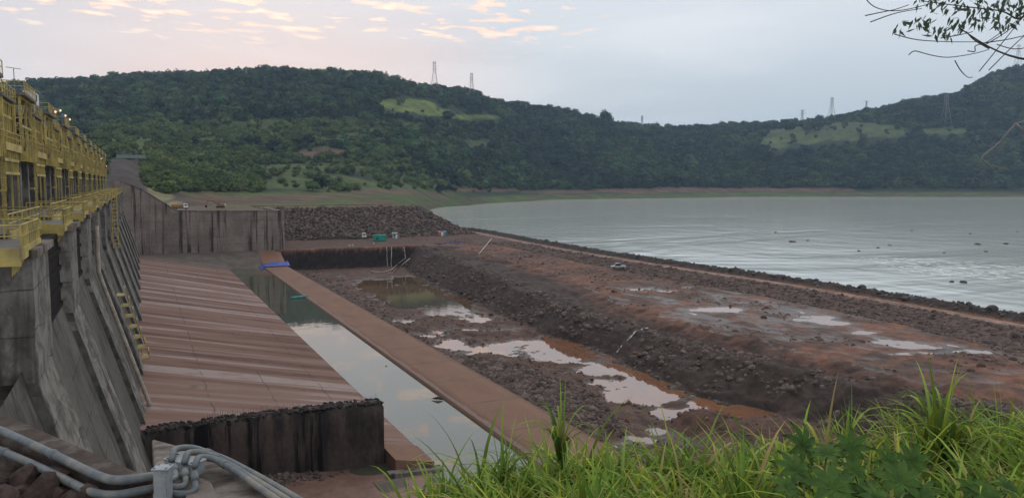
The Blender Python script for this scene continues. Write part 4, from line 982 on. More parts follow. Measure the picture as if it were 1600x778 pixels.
# lit lamps
for (px, py, X, mm, ln) in ((84, 175, -9.8, 'lampglow', 'first lit orange lamp above the gantries, nearest the white cabin'), (92, 173, -9.8, 'lampglow', 'second lit orange lamp above the gantries'),
                            (100, 181, -9.8, 'lampglow', 'brightest lit orange lamp above the gantries'), (107, 187, -9.8, 'lampglow', 'last of the four close lit lamps above the gantries'),
                            (157, 248, -9.8, 'lampglow', 'lit orange lamp near the far end of the gantry row'), (165, 260, -9.8, 'lampred', 'reddish lit lamp at the far end of the gantry row')):
    p = XP(px, py, X); l_ = thing('floodlight', ln, 'lamp', p, group='lit lamps on the dam')
    MB().box(-.35, .1, -.35, .35, -.28, .28).build('housing', 'galv', l_)
    v, f = ico(2, .24 if mm == 'lampglow' else .34); MB().add([(q.x * .5 + .2, q.y * .8, q.z * .6) for q in v], f).build('lens', mm, l_)
    MB().bar((-.2, 0, -.28), (-.2, 0, -1.6 if p.z < 44 else -2), .05).build('pole', 'galv', l_)
# caged ladder and stair tower in yellow
cl_ = thing('caged_ladder', 'tall yellow caged ladder hanging down the pier face', 'ladder', (-4.6, 166.0, 0))
for dx, dy in ((0, 0), (0, 1.6), (.9, 0), (.9, 1.6)): MB().bar((dx, dy, 20.5), (dx, dy, 31.2), .10).build('rail', 'yellow', cl_)
rg = MB().bar((0, 0, 0), (0, 1.6, 0), .07).bar((.9, 0, 0), (.9, 1.6, 0), .07).bar((0, 0, 0), (.9, 0, 0), .07).bar((0, 1.6, 0), (.9, 1.6, 0), .07).mesh('hoop', 'yellow')
for i in range(15): part('hoop', rg, cl_, (0, 0, 20.6 + i * .74))
stt = thing('stair_tower', 'yellow zigzag stair scaffold fixed to the sloping pier toe', 'stair', (0, 118.5, 0))
for i, zz in enumerate(np.linspace(17.5, 8.5, 7)):
    xx = float(np.interp(zz, [-3, 3.0, 22.5, 29.2], [1.3, 0.8, -5.0, -5.0])) + .35
    MB().box(xx, xx + 1.1, 0, 3.0, zz, zz + .08).build('landing', 'yellow', stt)
    MB().bar((xx + 1.05, 0, zz + 1.1), (xx + 1.05, 3, zz + 1.1), .06).bar((xx + 1.05, 0, zz + .55), (xx + 1.05, 3, zz + .55), .05).bar((xx + 1.05, 0, zz), (xx + 1.05, 0, zz + 1.15), .06).bar((xx + 1.05, 3, zz), (xx + 1.05, 3, zz + 1.15), .06).bar((xx + 1.05, 1.5, zz), (xx + 1.05, 1.5, zz + 1.15), .05).build('railing', 'yellow', stt)
    if i: MB().bar((xx + .2, 3, zz), (px_ + .5, 0, pz_), .08).bar((xx + 1.0, 3, zz), (px_ + 1.3, 0, pz_), .08).build('flight', 'yellow', stt)
    px_, pz_ = xx, zz
zz = np.linspace(28, 2.6, 20)
pp = [(float(np.interp(q, [-3, 3.0, 22.5, 29.2], [1.3, 0.8, -5.0, -5.0])) + .55, PY0 + 2 * DP + PT - .3, q) for q in zz]
tag(MB().tube(pp, .26, 8).build('drain_pipe', 'cream', None, True), 'long cream pipe running down the sloping edge of a pier', 'pipe')
# parapet on the road behind the far end of the dam
pr = thing('road_parapet', 'low grey barrier wall on the road above the far end of the dam', 'barrier', D(206, 245, 560))
MB().box(-10, 9, -.4, .4, -1.0, 1.2).build('barrier', 'galv', pr)
for i in range(5): MB().box(-9 + i * 4.2, -8.7 + i * 4.2, -.3, .3, 1.2, 5.0 if i in (1, 4) else 3.2).build('post', 'galv', pr)

# ==================================================================== OBJECTS
# ------------------------------------------------------------------ site vehicles and cabins
def wheel(parent, x, y, r, w=.3):
    o = MB().tube([(x, y - w / 2, r), (x, y + w / 2, r)], r, 14).build('wheel', 'rubber', parent)
    MB().tube([(x, y - w / 2 - .02, r), (x, y + w / 2 + .02, r)], r * .5, 10).build('rim', 'galv', o)
def truck(label, loc, rz, bed, cab='white', s=1.0):
    t = thing('truck', label, 'truck', loc, rz); t.scale = (s, s, s)
    MB().box(-4.2, 3.0, -.45, .45, .75, 1.0).build('chassis', 'steel_dark', t)
    c = MB().prism([(1.3, .9), (3.25, .9), (3.25, 1.9), (2.95, 2.95), (1.3, 3.0)], -1.15, 1.15).build('cab', cab, t, bevel=.08)
    MB().prism([(3.27, 1.95), (3.29, 1.95), (3.0, 2.8), (2.98, 2.8)], -1.0, 1.0).build('windscreen', 'glass', t)
    for sy in (-1.16, 1.14): MB().box(1.8, 2.85, sy, sy + .03, 1.95, 2.7).build('side_window', 'glass', t)
    MB().box(3.2, 3.4, -1.1, 1.1, .55, .9).build('bumper', 'steel_dark', t)
    if bed == 'tipper': MB().prism([(-4.3, 1.1), (1.0, 1.1), (1.1, 2.4), (-4.6, 2.5)], -1.2, 1.2).build('tipper_body', 'machine', t)
    else:
        MB().box(-4.4, 1.1, -1.2, 1.2, 1.05, 1.2).build('flatbed', 'steel_grey', t)
        MB().tube([(-1.0, 0, 1.2), (-1.0, 0, 3.0), (-3.5, 0, 2.6)], .16, 6).build('crane_arm', 'machine', t)
    for x in (2.3, -2.4, -3.5):
        for y in (-1.0, 1.0): wheel(t, x, y, .5)
    return t
def excavator(label, loc, rz, s=1.0):
    t = thing('excavator', label, 'excavator', loc, rz); t.scale = (s, s, s)
    for y in (-1.25, 1.25):
        MB().prism([(-2.1, .1), (1.9, .1), (2.3, .5), (1.9, .95), (-2.1, .95), (-2.5, .5)], y - .3, y + .3).build('track', 'rubber', t)
    MB().box(-2.3, 1.3, -1.3, 1.3, 1.1, 2.2).build('body', 'machine', t, bevel=.1)
    MB().prism([(-3.1, 1.2), (-2.3, 1.2), (-2.3, 2.35), (-2.8, 2.35), (-3.1, 1.9)], -1.3, 1.3).build('counterweight', 'beacon', t)
    c = MB().prism([(.1, 2.2), (1.5, 1.3), (1.6, 2.4), (1.3, 3.2), (.1, 3.2)], -1.3, -.3).build('cab', 'machine', t)
    MB().prism([(.4, 2.3), (1.45, 2.3), (1.2, 3.05), (.4, 3.05)], -1.33, -1.305).build('window', 'glass', c)
    MB().tube([(1.2, .3, 1.8), (3.6, .3, 4.2), (6.2, .3, 4.3)], [.32, .36, .24], 6).build('boom', 'machine', t)
    MB().tube([(6.3, .3, 4.5), (7.5, .3, 1.6)], [.26, .18], 6).build('stick', 'machine', t)
    MB().prism([(7.2, 1.7), (7.8, 1.5), (7.9, .6), (7.0, .3), (6.6, .9)], -.2, .8).build('bucket', 'steel_dark', t)
    return t
def terr_z(px, d): return float(terrain_at(np.array([float(px)]), np.array([float(d)]))[2][0])
def onterr(px, d):
    v = D(px, 300, d); v.z = terr_z(px, d); return v
# on the dirt above the wall
excavator('orange brown excavator with its arm reaching left on the dirt above the wall', P(339, 324, 20.6) if False else Vector((*P(344, 325, 20.9).xy, 20.9)), math.radians(178), 0.85)
truck('white cabbed truck with a reddish body at the left end of the wall top', Vector((*P(283, 327.5, 21.3).xy, 21.3)), math.radians(-8), 'tipper', s=.85)
# on the berm at the foot of the riprap
truck('white cabbed flatbed truck parked at the foot of the rock bank', P(562, 373.5, 5.0), math.radians(-25), 'flat', s=1.0)
ct = thing('site_container', 'bright teal site container at the foot of the rock bank', 'container', P(593, 376.5, 5.0), math.radians(-14))
MB().box(-3.1, 3.1, -1.25, 1.25, .12, 2.85).build('body', 'teal', ct)
cm = MB().box(-.06, .06, -1.31, -1.25, .2, 2.75).mesh('corrugation', 'teal')
for i in range(16): part('corrugation', cm, ct, (-2.95 + i * .39, 0, 0))
MB().box(-1.6, -.6, -1.34, -1.27, .9, 1.5).build('window', 'glass', ct); MB().box(.9, 1.7, -1.34, -1.27, .15, 2.2).build('door', 'teal', ct)
MB().box(-3.2, 3.2, -1.35, 1.35, 2.85, 2.95).build('roof', 'teal', ct)
for x in (-3.1, 2.9): MB().box(x, x + .2, -1.2, 1.2, -.1, .12).build('skid', 'steel_dark', ct)
gc = thing('site_cabin', 'pale grey site cabin standing alone right of the teal container', 'cabin', P(617, 373.0, 5.0), math.radians(-12))
MB().box(-1.25, 1.25, -1.2, 1.2, .05, 2.9).build('wall', 'boxp', gc); MB().box(-1.35, 1.35, -1.3, 1.3, 2.9, 3.05).build('roof', 'white', gc)
MB().box(-.7, .1, -1.23, -1.2, 1.5, 2.3).build('window', 'glass', gc); MB().box(.35, 1.05, -1.23, -1.2, .1, 2.1).build('door', 'white', gc)
for i, (mm, ww, lb) in enumerate((('orange', 1.2, 'orange portable toilet at the left of a small row by the rock bank'), ('white', .9, 'white portable toilet in the middle of the small row by the rock bank'), ('bluecab', 1.3, 'blue portable toilet at the right of the small row by the rock bank'))):
    t = thing('portable_toilet', lb, 'toilet', P(687.2 + i * 3.7, 368.5, 5.0), math.radians(-10), group='portable toilets by the rock bank')
    MB().box(-.62, .62, -.6, .6, 0, 2.2).build('body', mm, t); MB().prism([(-.68, 2.2), (.68, 2.2), (.45, 2.45), (-.45, 2.45)], -.65, .65).build('roof', 'white' if mm != 'white' else 'galv', t)
    MB().box(-.4, .4, -.64, -.6, .1, 1.95).build('door', mm, t)
def drum(label, p, m):
    t = thing('drum', label, 'drum', p); MB().tube([(0, 0, 0), (0, 0, .9)], .32, 12).build('shell', m, t)
    for z in (.3, .6): MB().tube([(0, 0, z - .02), (0, 0, z + .02)], .345, 12).build('ring', m, t)
drum('red drum just left of the teal container', P(577, 373.5, 5), 'red'); drum('second red drum nearer the truck', P(574.5, 373.2, 5), 'red')
drum('pale yellow drum at the pit edge below the teal container', P(584, 381.5, 5.1), 'beacon')
drum('left yellow drum on the lip of the dark pit face', P(546, 385.2, 5.1), 'beacon'); drum('right yellow drum on the lip of the dark pit face', P(551, 385, 5.1), 'beacon')
# pickup on the plateau
pz = float(ground_at(*[np.array([c]) for c in P(966, 420, 3.0).xy])[0]) + 0.05
pk = thing('pickup', 'silver pickup parked on the brown shelf near the road', 'pickup', (*P(966, 420, pz).xy, pz), math.radians(160))
MB().prism([(-2.5, .5), (2.5, .5), (2.5, 1.0), (1.4, 1.15), (-2.5, 1.15)], -.9, .9).build('body', 'silver', pk, bevel=.08)
MB().prism([(-.7, 1.15), (1.35, 1.15), (.8, 1.85), (-.5, 1.85)], -.82, .82).build('cab', 'glass', pk)
MB().prism([(-.55, 1.85), (.82, 1.85), (.75, 1.93), (-.5, 1.93)], -.8, .8).build('roof', 'silver', pk)
for x in (1.6, -1.5):
    for y in (-.8, .8): wheel(pk, x, y, .38, .25)
# green boat resting on the edge of the pool, blue tarpaulin over the sill
bt = thing('boat', 'small turquoise flat boat moored at the sill in the pool', 'boat', P(469, 465.5, -.3), math.radians(17))
hull = MB(); st_ = [(-2.6, .55, .1), (-1.5, .8, 0), (0, .85, 0), (1.5, .75, .02), (2.4, .35, .2), (2.8, .05, .35)]
for x, w, z in st_: hull.v += [(x, -w, .55), (x, -w * .7, z), (x, w * .7, z), (x, w, .55)]
for i in range(5):
    for j in range(3): a_ = i * 4 + j; hull.f.append((a_, a_ + 1, a_ + 5, a_ + 4))
hull.f.append((0, 1, 2, 3)); hb = hull.build('hull', 'boat', bt); sd = hb.modifiers.new('thick', 'SOLIDIFY'); sd.thickness = .06
for x in (-1.6, .2, 1.5): MB().box(x - .15, x + .15, -.65, .65, .38, .44).build('thwart', 'boat', bt)
BX, BY = np.meshgrid(np.linspace(0, 1, 26), np.linspace(0, 1, 7))
pa, pb = P(411, 420, 0.15), P(452, 412, 0.8)
tx = pa.x + (pb.x - pa.x) * BX; ty = 314.5 + BY * 4.5 + fbm(BX * 4, BY * 2, 2, 401) * 1.2; tz = np.interp(ty, [316, 334.5], [0, 5.2]) + .25 + np.abs(fbm(BX * 8, BY * 4, 3, 402)) * .5 - .7 * (BX < .1)
tarp = grid('blue_tarpaulin', tx, ty, tz, 'blue'); sdm = tarp.modifiers.new('thick', 'SOLIDIFY'); sdm.thickness = .05
tag(tarp, 'crumpled blue tarpaulin laid across the far end of the sill', 'tarpaulin')
def debris(label, p, m, n, r):
    t = thing('driftwood', label, 'debris', p)
    for i in range(n):
        a_ = random.uniform(0, 3.1); l_ = r * random.uniform(.6, 1.3)
        MB().tube([(-math.cos(a_) * l_, -math.sin(a_) * l_, .05), (0, 0, .12 + .05 * i), (math.cos(a_) * l_, math.sin(a_) * l_, .1)], [.03, .07, .03], 5).build('stick', m, t)
debris('dark clump of driftwood caught on the pool edge of the sill', P(684, 624, -.25), 'bark', 7, .8)
v, f = ico(2, .22); fl_ = MB().add([(q.x, q.y, q.z * .8) for q in v], f).build('float', 'rainsuit', None, True); fl_.location = P(603.5, 571.5, -.3); tag(fl_, 'tiny yellow float near the sill edge in the pool', 'float')

# person in yellow crouching at the foot of the blackened wall
def person(loc, rz):
    t = thing('person', 'person in yellow work clothes crouching at the foot of the blackened wall', 'person', loc, rz)
    V = [(0, 0, .52), (.06, 0, .70), (.16, 0, .92), (.20, 0, 1.04), (.24, 0, 1.16), (.27, 0, 1.27),
         (.02, .12, .48), (.34, .17, .46), (.12, .17, .08), (.30, .18, .03), (.02, -.12, .48), (.36, -.17, .44), (.14, -.17, .08), (.32, -.18, .03),
         (.17, .19, .98), (.26, .25, .74), (.42, .2, .58), (.17, -.19, .98), (.28, -.25, .74), (.44, -.2, .56)]
    Ed = [(0, 1), (1, 2), (2, 3), (3, 4), (4, 5), (0, 6), (6, 7), (7, 8), (8, 9), (0, 10), (10, 11), (11, 12), (12, 13), (2, 14), (14, 15), (15, 16), (2, 17), (17, 18), (18, 19)]
    Rr = [.15, .15, .16, .07, .09, .085, .11, .08, .055, .045, .11, .08, .055, .045, .075, .055, .045, .075, .055, .045]
    me = bpy.data.meshes.new('body'); me.from_pydata(V, Ed, []); me.materials.append(M['rainsuit'])
    o = bpy.data.objects.new('body', me); C.objects.link(o); o.parent = t
    bpy.context.view_layer.objects.active = o
    md = o.modifiers.new('skin', 'SKIN'); me.skin_vertices.new(name='') if not me.skin_vertices else None
    for i, r in enumerate(Rr): me.skin_vertices[0].data[i].radius = (r, r)
    me.skin_vertices[0].data[0].use_root = True
    sb = o.modifiers.new('sub', 'SUBSURF'); sb.levels = 2; sb.render_levels = 2
    v, f = ico(2, .135); MB().add([(p.x + .25, p.y, p.z * .75 + 1.27) for p in v if True], f).build('helmet', 'beacon', t, True)
    return t
person(P(470, 719, -0.35), math.radians(-110))

# streams running down the rock faces, built as thin rope-like falls
def stream(name, label, pts, r):
    pp = []
    for i in range(len(pts) - 1):
        for k in range(6):
            q = Vector(pts[i]).lerp(Vector(pts[i + 1]), k / 6); q += Vector((random.uniform(-.12, .12), random.uniform(-.12, .12), random.uniform(-.05, .1))); pp.append(q)
    pp.append(Vector(pts[-1])); rr = [r * random.uniform(.5, 1.4) for _ in pp]
    return tag(MB().tube(pp, rr, 6).build(name, 'foamw', None, True), label, 'stream')
def gpt(px, py, zg, up=.12):
    q = P(px, py, zg)
    for _ in range(12):
        q = P(px, py, .5 * q.z + .5 * (float(ground_at(np.array([q.x]), np.array([q.y]))[0]) + up))
    return q
stream('seepage_stream', 'thin white trickle down the dark rock slope, the right one', [gpt(1012, 513, 1.2), gpt(995, 517, 1), gpt(985, 527, 0), gpt(973, 540, -2), gpt(964, 551, -3.3)], .17)
stream('seepage_stream', 'thin white trickle down the dark rock slope, the left one', [gpt(920, 496, 1.2), gpt(912, 504, 0), gpt(902, 513, -1.5), gpt(893, 523, -3)], .11)
for i, (a_, b_, lb) in enumerate((((604, 386), (606, 421), 'left pale water jet falling over the dark pit face'), ((612, 386), (611, 421), 'middle pale water jet falling over the dark pit face'), ((631, 386), (634, 404), 'right pale water jet falling over the dark pit face'))):
    stream('seepage_stream', lb, [YP(a_[0], a_[1], 329.0), YP((a_[0] + b_[0]) / 2, (a_[1] + b_[1]) / 2, 328.6), YP(b_[0], b_[1], 328.4)], .16)
def hose(label, pts, m, r):
    tag(MB().tube(pts, r, 6).build('hose', m, None, True), label, 'hose')
hose('pale drain hoses running down into the far end of the pit', [gpt(634, 403, 2, .3), gpt(622, 412, -2, .4), gpt(612, 421, -4, .3), gpt(598, 426, -4, .3), gpt(580, 424, -4, .3)], 'hose', .22)
hose('second pale drain hose beside the first at the far pit corner', [gpt(640, 404, 2, .3), gpt(628, 414, -2, .4), gpt(617, 424, -4, .3)], 'hose', .18)
hose('blue hose lying across the berm below the toilets', [gpt(680, 381, 5, .15), gpt(700, 379.5, 5, .15), gpt(715, 380, 5, .15), gpt(732, 378.5, 5, .15)], 'blue', .16)
hose('white hose curving down from the road to the shelf', [gpt(768, 373, 5, .2), gpt(763, 379, 5, .2), gpt(754, 390, 4.5, .2), gpt(748, 397, 4, .2)], 'hose', .22)

# rocks standing in the river
for i, (px, py, s) in enumerate([(1238, 378, 1.9), (1212, 363, 1.1), (1262, 376, .8), (1372, 387, .9), (1390, 383, .7), (1342, 392, .8), (1527, 382, 1.6), (1572, 381, 1.2), (1540, 393, 1.1), (1516, 365, .8), (1487, 440, .9), (1505, 441, 1.1), (1425, 360, .8), (1120, 352, .9), (1475, 395, .6), (1590, 362, .9)]):
    me = rock_mb(500 + i % 4, 2, (1.2, .8, .55)).mesh('river_rock', 'river_rock')
    o = bpy.data.objects.new('river_rock', me); C.objects.link(o); o.location = P(px, py, RZ + .15); o.scale = (s, s, s); o.rotation_euler = (0, 0, i * 1.3)
    tag(o, {0: 'largest dark rock standing alone in mid river', 1: 'dark rock upstream of the largest one in mid river', 2: 'small dark rock just right of the largest one in mid river', 6: 'largest dark rock in the group near the right edge of the river',
            7: 'dark rock at the right of the group near the right edge', 10: 'left of the two dark rocks close to the cofferdam at the right', 11: 'right of the two dark rocks close to the cofferdam at the right', 13: 'lone dark rock left of all others in the river'}.get(i, 'dark low rock barely breaking the surface of the grey river'), 'rock', 'dark rocks standing in the river')

# ------------------------------------------------------------------ pylons on the ridges
def pylon_mesh(h, style, r):
    mb = MB(); b = h * .13; w = h * .035
    lv = [0, .2, .38, .53, .66, .78, .88, 1.0]
    def half(t): return b + (w - b) * min(t / .7, 1.0)
    for sx in (-1, 1):
        for sy in (-1, 1):
            mb.tube([(sx * half(t), sy * half(t), h * t) for t in lv], r, 4)
    for a_, c_ in zip(lv[:-1], lv[1:]):
        for s in (-1, 1):
            mb.bar((-half(a_), s * half(a_), h * a_), (half(c_), s * half(c_), h * c_), r * .6, 3); mb.bar((half(a_), s * half(a_), h * a_), (-half(c_), s * half(c_), h * c_), r * .6, 3)
            mb.bar((s * half(a_), -half(a_), h * a_), (s * half(c_), half(c_), h * c_), r * .6, 3)
    arms = {'tall': [(.72, .09), (.83, .085), (.94, .075)], 'tee': [(.98, .26)], 'wye': [(.80, .2), (.98, .2)]}[style]
    am = MB()
    for t, l in arms:
        for s in (-1, 1):
            am.bar((0, 0, h * t + h * .02), (s * h * l, 0, h * t), r * .7, 4); am.bar((0, 0, h * t - h * .03), (s * h * l, 0, h * t), r * .6, 4)
            am.bar((s * h * l, 0, h * t), (s * h * l, 0, h * t - h * .03), r * .5, 3)
    return mb.mesh('lattice', 'pylon'), am.mesh('crossarm', 'pylon')
for (px, ytop, ybot, d, style, lb) in ((679, 96, 140, 1720, 'tall', 'tallest lattice pylon on the left ridge'), (737, 114, 152, 1850, 'tall', 'slimmer lattice pylon right of the tallest one on the left ridge'),
        (604, 111, 130, 1640, 'tall', 'small distant pylon left of the tallest one'), (1299, 152, 192, 2290, 'tall', 'lattice pylon standing in front of pale sky above the right meadow'),
        (1253, 172, 198, 2340, 'wye', 'short forked pylon left of the right meadow skyline'), (1353, 158, 182, 2330, 'tee', 'pylon with one wide crossarm behind the trees on the right ridge'),
        (1477, 147, 200, 2105, 'tall', 'lattice pylon in front of the wooded right hill'), (1590, 70, 108, 2370, 'tall', 'pylon on the right hilltop behind the overhanging branches'),
        (822, 163, 190, 2030, 'tall', 'faint pylon in front of the wooded slope below the left ridge'), (1003, 181, 206, 2250, 'tall', 'faint pylon on the low middle ridge'), (385, 104, 124, 1560, 'tall', 'small mast on the flat left ridge top')):
    base = D(px, ybot, d); h = D(px, ytop, d).z - base.z + 3
    t = thing('lattice_pylon', lb, 'pylon', (base.x, base.y, base.z - 3), -YAW + math.radians(12), group='power pylons on the ridges')
    a_, b_ = pylon_mesh(h, style, .32 if d < 2000 else .36); part('lattice', a_, t); part('crossarm', b_, t)
for i, (px, py, h) in enumerate(((687, 139, 14), (692, 141, 11), (697, 142, 12), (701, 144, 11))):
    base = D(px, py + 5, 1740); t = thing('switchyard_mast', 'thin switchyard mast at the foot of the tallest pylon, %s from the left' % ords[i].replace('nearest', 'first'), 'mast', base)
    MB().bar((0, 0, 0), (0, 0, h), .3, 4).build('mast', 'pylon', t); MB().bar((-2.5, 0, h * .8), (2.5, 0, h * .8), .22, 4).build('crossarm', 'pylon', t)
# trees that stand out on the skyline
def skyline_tree(label, px, ybase, d, r, h, seed, mtl='foliage'):
    b_ = D(px, ybase, d); t = thing('tree', label, 'tree', b_)
    mb = crown_mb(seed, 700, 9, 0.11); mb.v = [(x * r, y * r, z * h * .78 + h * .05) for x, y, z in mb.v]; mb.build('crown', mtl, t)
    MB().tube([(0, 0, -3), (0, 0, h * .3), (r * .1, 0, h * .7)], [r * .09, r * .07, r * .03], 6).build('trunk', 'bark', t)
skyline_tree('broad domed tree crowning the low middle ridge', 948, 196, 2120, 27, 34, 701)
skyline_tree('rounded tree left of the domed tree on the middle ridge', 925, 194, 2140, 14, 17, 702)
skyline_tree('small lone tree on the right meadow skyline', 1268, 196, 2320, 6, 13, 703)
skyline_tree('round dark tree at the left end of the right hill trees', 1335, 186, 2300, 18, 24, 704)
skyline_tree('tallest tree on the left end of the left ridge', 70, 143, 1520, 9, 16, 705); skyline_tree('flat topped tree on the left ridge near the gantries', 98, 139, 1520, 10, 18, 706)
skyline_tree('rounded tree on the left ridge left of the small mast', 250, 130, 1600, 9, 15, 707)

# ------------------------------------------------------------------ near bank, concrete and conduits
def camf(l, f, z): X, Y = rot(l, f); return Vector((X, Y, z))
ytop = lambda px: np.interp(px, [560, 600, 700, 780, 900, 1000, 1100, 1200, 1300, 1400, 1500, 1600, 1900], [782, 745, 704, 680, 658, 658, 664, 655, 642, 628, 614, 610, 600])
def bank_z(px, f):
    zt = zpy(ytop(px), 8.0) - 0.95
    z = zt + (8.0 - np.minimum(f, 8.6)) * 0.12
    return np.where(f > 8.6, z - (f - 8.6) * 1.15, z)
bpx = np.linspace(560, 2300, 90); bf = np.concatenate([np.linspace(1.5, 9, 30), np.linspace(9.5, 36, 24)])
BP, BF = np.meshgrid(bpx, bf, indexing='ij')
ll = (BP - 800) / (F * CP) * BF; bX = ll * CY + BF * SY; bY = -ll * SY + BF * CY; bZ = bank_z(BP, BF) + fbm(bX / .8, bY / .8, 3, 411) * .08
struct(grid('grassy_bank', bX, bY, bZ, 'bank'))
# ground under and left of the camera
lp, lf = np.meshgrid(np.linspace(-900, 565, 50), np.concatenate([np.linspace(1.5, 9.5, 24), np.linspace(10, 30, 14)]), indexing='ij')
ll = (lp - 800) / (F * CP) * lf; gX = ll * CY + lf * SY; gY = -ll * SY + lf * CY
gZ = 29.25 + 0.0 * gX + fbm(gX / .9, gY / .9, 3, 412) * .07 - np.maximum(lf - np.interp(lp, [-900, 0, 150, 240, 300, 460, 565], [11.5, 9.6, 8.6, 8.2, 7.6, 6.6, 6.2]), 0) * 1.6
struct(grid('abutment_ground', gX, gY, gZ, 'rock_near'))

cz = 30.05
cb = thing('concrete_curb', 'dark stained concrete curb sloping down beside the grey conduits', 'curb')
pl_ = [P(-120, 596, cz), P(235, 752, cz), P(150, 755, cz), P(-120, 640, cz)]
MB().plate([(p.x, p.y) for p in (P(-120, 592, cz), P(238, 748, cz), P(190, 757, cz), P(-120, 640, cz))], 28.6, cz).build('curb_top', 'curb', cb)
sl = thing('concrete_slab', 'weathered concrete slab under the bundle of bent conduits', 'slab')
zs = 29.95
MB().plate([(p.x, p.y) for p in (P(237, 684, zs), P(312, 704, zs), P(480, 788, zs), P(520, 860, zs), P(260, 900, zs), P(245, 780, zs))], 27.5, zs).build('slab_block', 'slab', sl, bevel=.03)
MB().plate([(p.x, p.y) for p in (P(300, 748, zs), P(330, 762, zs), P(360, 830, zs), P(280, 830, zs))], zs + .004, zs + .06).build('mortar_patch', 'concrete', sl)

def arc(pts, k=6):
    """round the corners of a polyline"""
    pts = [Vector(p) for p in pts]; out = [pts[0]]
    for i in range(1, len(pts) - 1):
        a_, b_, c_ = pts[i - 1], pts[i], pts[i + 1]
        r = min((a_ - b_).length, (c_ - b_).length) * .48
        p0 = b_ + (a_ - b_).normalized() * r; p1 = b_ + (c_ - b_).normalized() * r
        for j in range(k + 1):
            t = j / k; out.append((1 - t) ** 2 * p0 + 2 * t * (1 - t) * b_ + t * t * p1)
    out.append(pts[-1]); return out
def conduit(label, pix, r, z, clamps=()):
    t = thing('conduit', label, 'conduit', group='grey conduits on the near concrete')
    pts = [P(a_[0], a_[1], a_[2] if len(a_) > 2 else z) for a_ in pix]
    MB().tube(arc(pts), r, 14).build('pipe', 'conduit', t, True)
    for c in clamps:
        i, tt = int(c), c - int(c); q = pts[i].lerp(pts[i + 1], tt); d_ = (pts[i + 1] - pts[i]).normalized()
        MB().tube([q - d_ * .035, q + d_ * .035], r * 1.22, 14).build('coupling', 'conduit', t, True)
    return t
conduit('upper long grey conduit running in from the left edge', [(-60, 645), (60, 698), (150, 742), (180, 752), (248, 742)], .045, cz + .07, (0.4, 1.3))
conduit('lower long grey conduit running in from the left edge', [(-60, 678), (60, 728), (140, 768), (175, 775), (248, 761)], .043, cz - .05, (0.6,))
zt_ = zs + .10
conduit('outermost bent conduit at the top of the box bundle', [(268, 718, zt_ + .12), (272, 700, zt_ + .14), (300, 698, zt_ + .1), (352, 716), (420, 752), (500, 800)]  , .034, zt_, (2.5,))
conduit('middle bent conduit at the top of the box bundle', [(288, 722, zt_ + .12), (293, 706, zt_ + .12), (318, 706, zt_ + .1), (356, 724), (410, 756), (480, 800)]  , .034, zt_, (2.5,))
conduit('innermost bent conduit at the top of the box bundle', [(304, 728, zt_ + .12), (310, 713, zt_ + .1), (335, 716, zt_ + .06), (372, 738), (400, 758), (462, 800)]  , .034, zt_, (2.4,))
conduit('first short curved conduit joining the two boxes', [(272, 727, zt_ + .1), (275, 747, zt_ + .05), (262, 751, zt_ + .05), (254, 752, zt_ + .05)], .031, zt_, (0.3,))
conduit('second short curved conduit joining the two boxes', [(289, 733, zt_ + .1), (291, 758, zt_), (275, 761, zt_), (254, 759, zt_)], .031, zt_, (0.3,))
conduit('longest curved conduit joining the two boxes', [(304, 737, zt_ + .1), (306, 768, zt_ - .04), (285, 772, zt_ - .04), (254, 767, zt_ - .04)], .031, zt_, (0.3,))
# junction boxes
def jbox(label, px, py, z, sx, sy, sz, rz):
    t = thing('junction_box', label, 'junction box', P(px, py, z), rz)
    MB().box(-sx, sx, -sy, sy, 0, sz).build('case', 'boxp', t, bevel=.015)
    MB().box(-sx - .012, sx + .012, -sy - .012, sy + .012, sz + .002, sz + .02).build('lid', 'boxp', t, bevel=.006)
    MB().box(-sx * .8, sx * .8, -sy - .012, -sy - .001, sz * .15, sz * .85).build('cover_plate', 'boxp', t)
    for a_ in (-1, 1):
        for b_ in (-1, 1):
            MB().tube([(a_ * sx * .82, b_ * sy * .8, sz + .02), (a_ * sx * .82, b_ * sy * .8, sz + .03)], .012, 8).build('screw', 'galv', t)
    return t
jbox('upright pale grey junction box where the long conduits end', 256, 784, zs, .07, .06, .33, -YAW)
jbox('long tilted pale grey junction box above the upright one', 289, 738, zs + .05, .20, .085, .13, -YAW - math.radians(24))
# heap of dark stones in the corner
for i, (px, py, s) in enumerate([(8, 742, .20), (38, 748, .22), (75, 752, .17), (100, 745, .24), (122, 765, .20), (60, 772, .25), (20, 775, .22), (140, 778, .18), (92, 780, .22), (-15, 760, .24), (50, 735, .14), (5, 790, .24), (115, 792, .24)]):
    me = rock_mb(600 + i, 2, (1.0, .8, .7)).mesh('stone', 'rock_near')
    o = bpy.data.objects.new('stone', me); C.objects.link(o); z_ = 29.80 + (.10 if i % 2 else 0)
    o.location = P(px, py, z_); o.scale = (s, s, s); o.rotation_euler = (i, i * 2.1, i * .7)
    tag(o, {3: 'broken stone at the upper right of the heap, touching the lower conduit', 5: 'largest broken stone low in the near left heap', 9: 'broken stone cut by the left edge of the picture', 10: 'smallest broken stone at the top of the near left heap', 7: 'broken stone at the right end of the near left heap'}.get(i, 'dark brown broken stone in the heap below the long conduits'), 'stone', 'stones heaped in the near left corner')

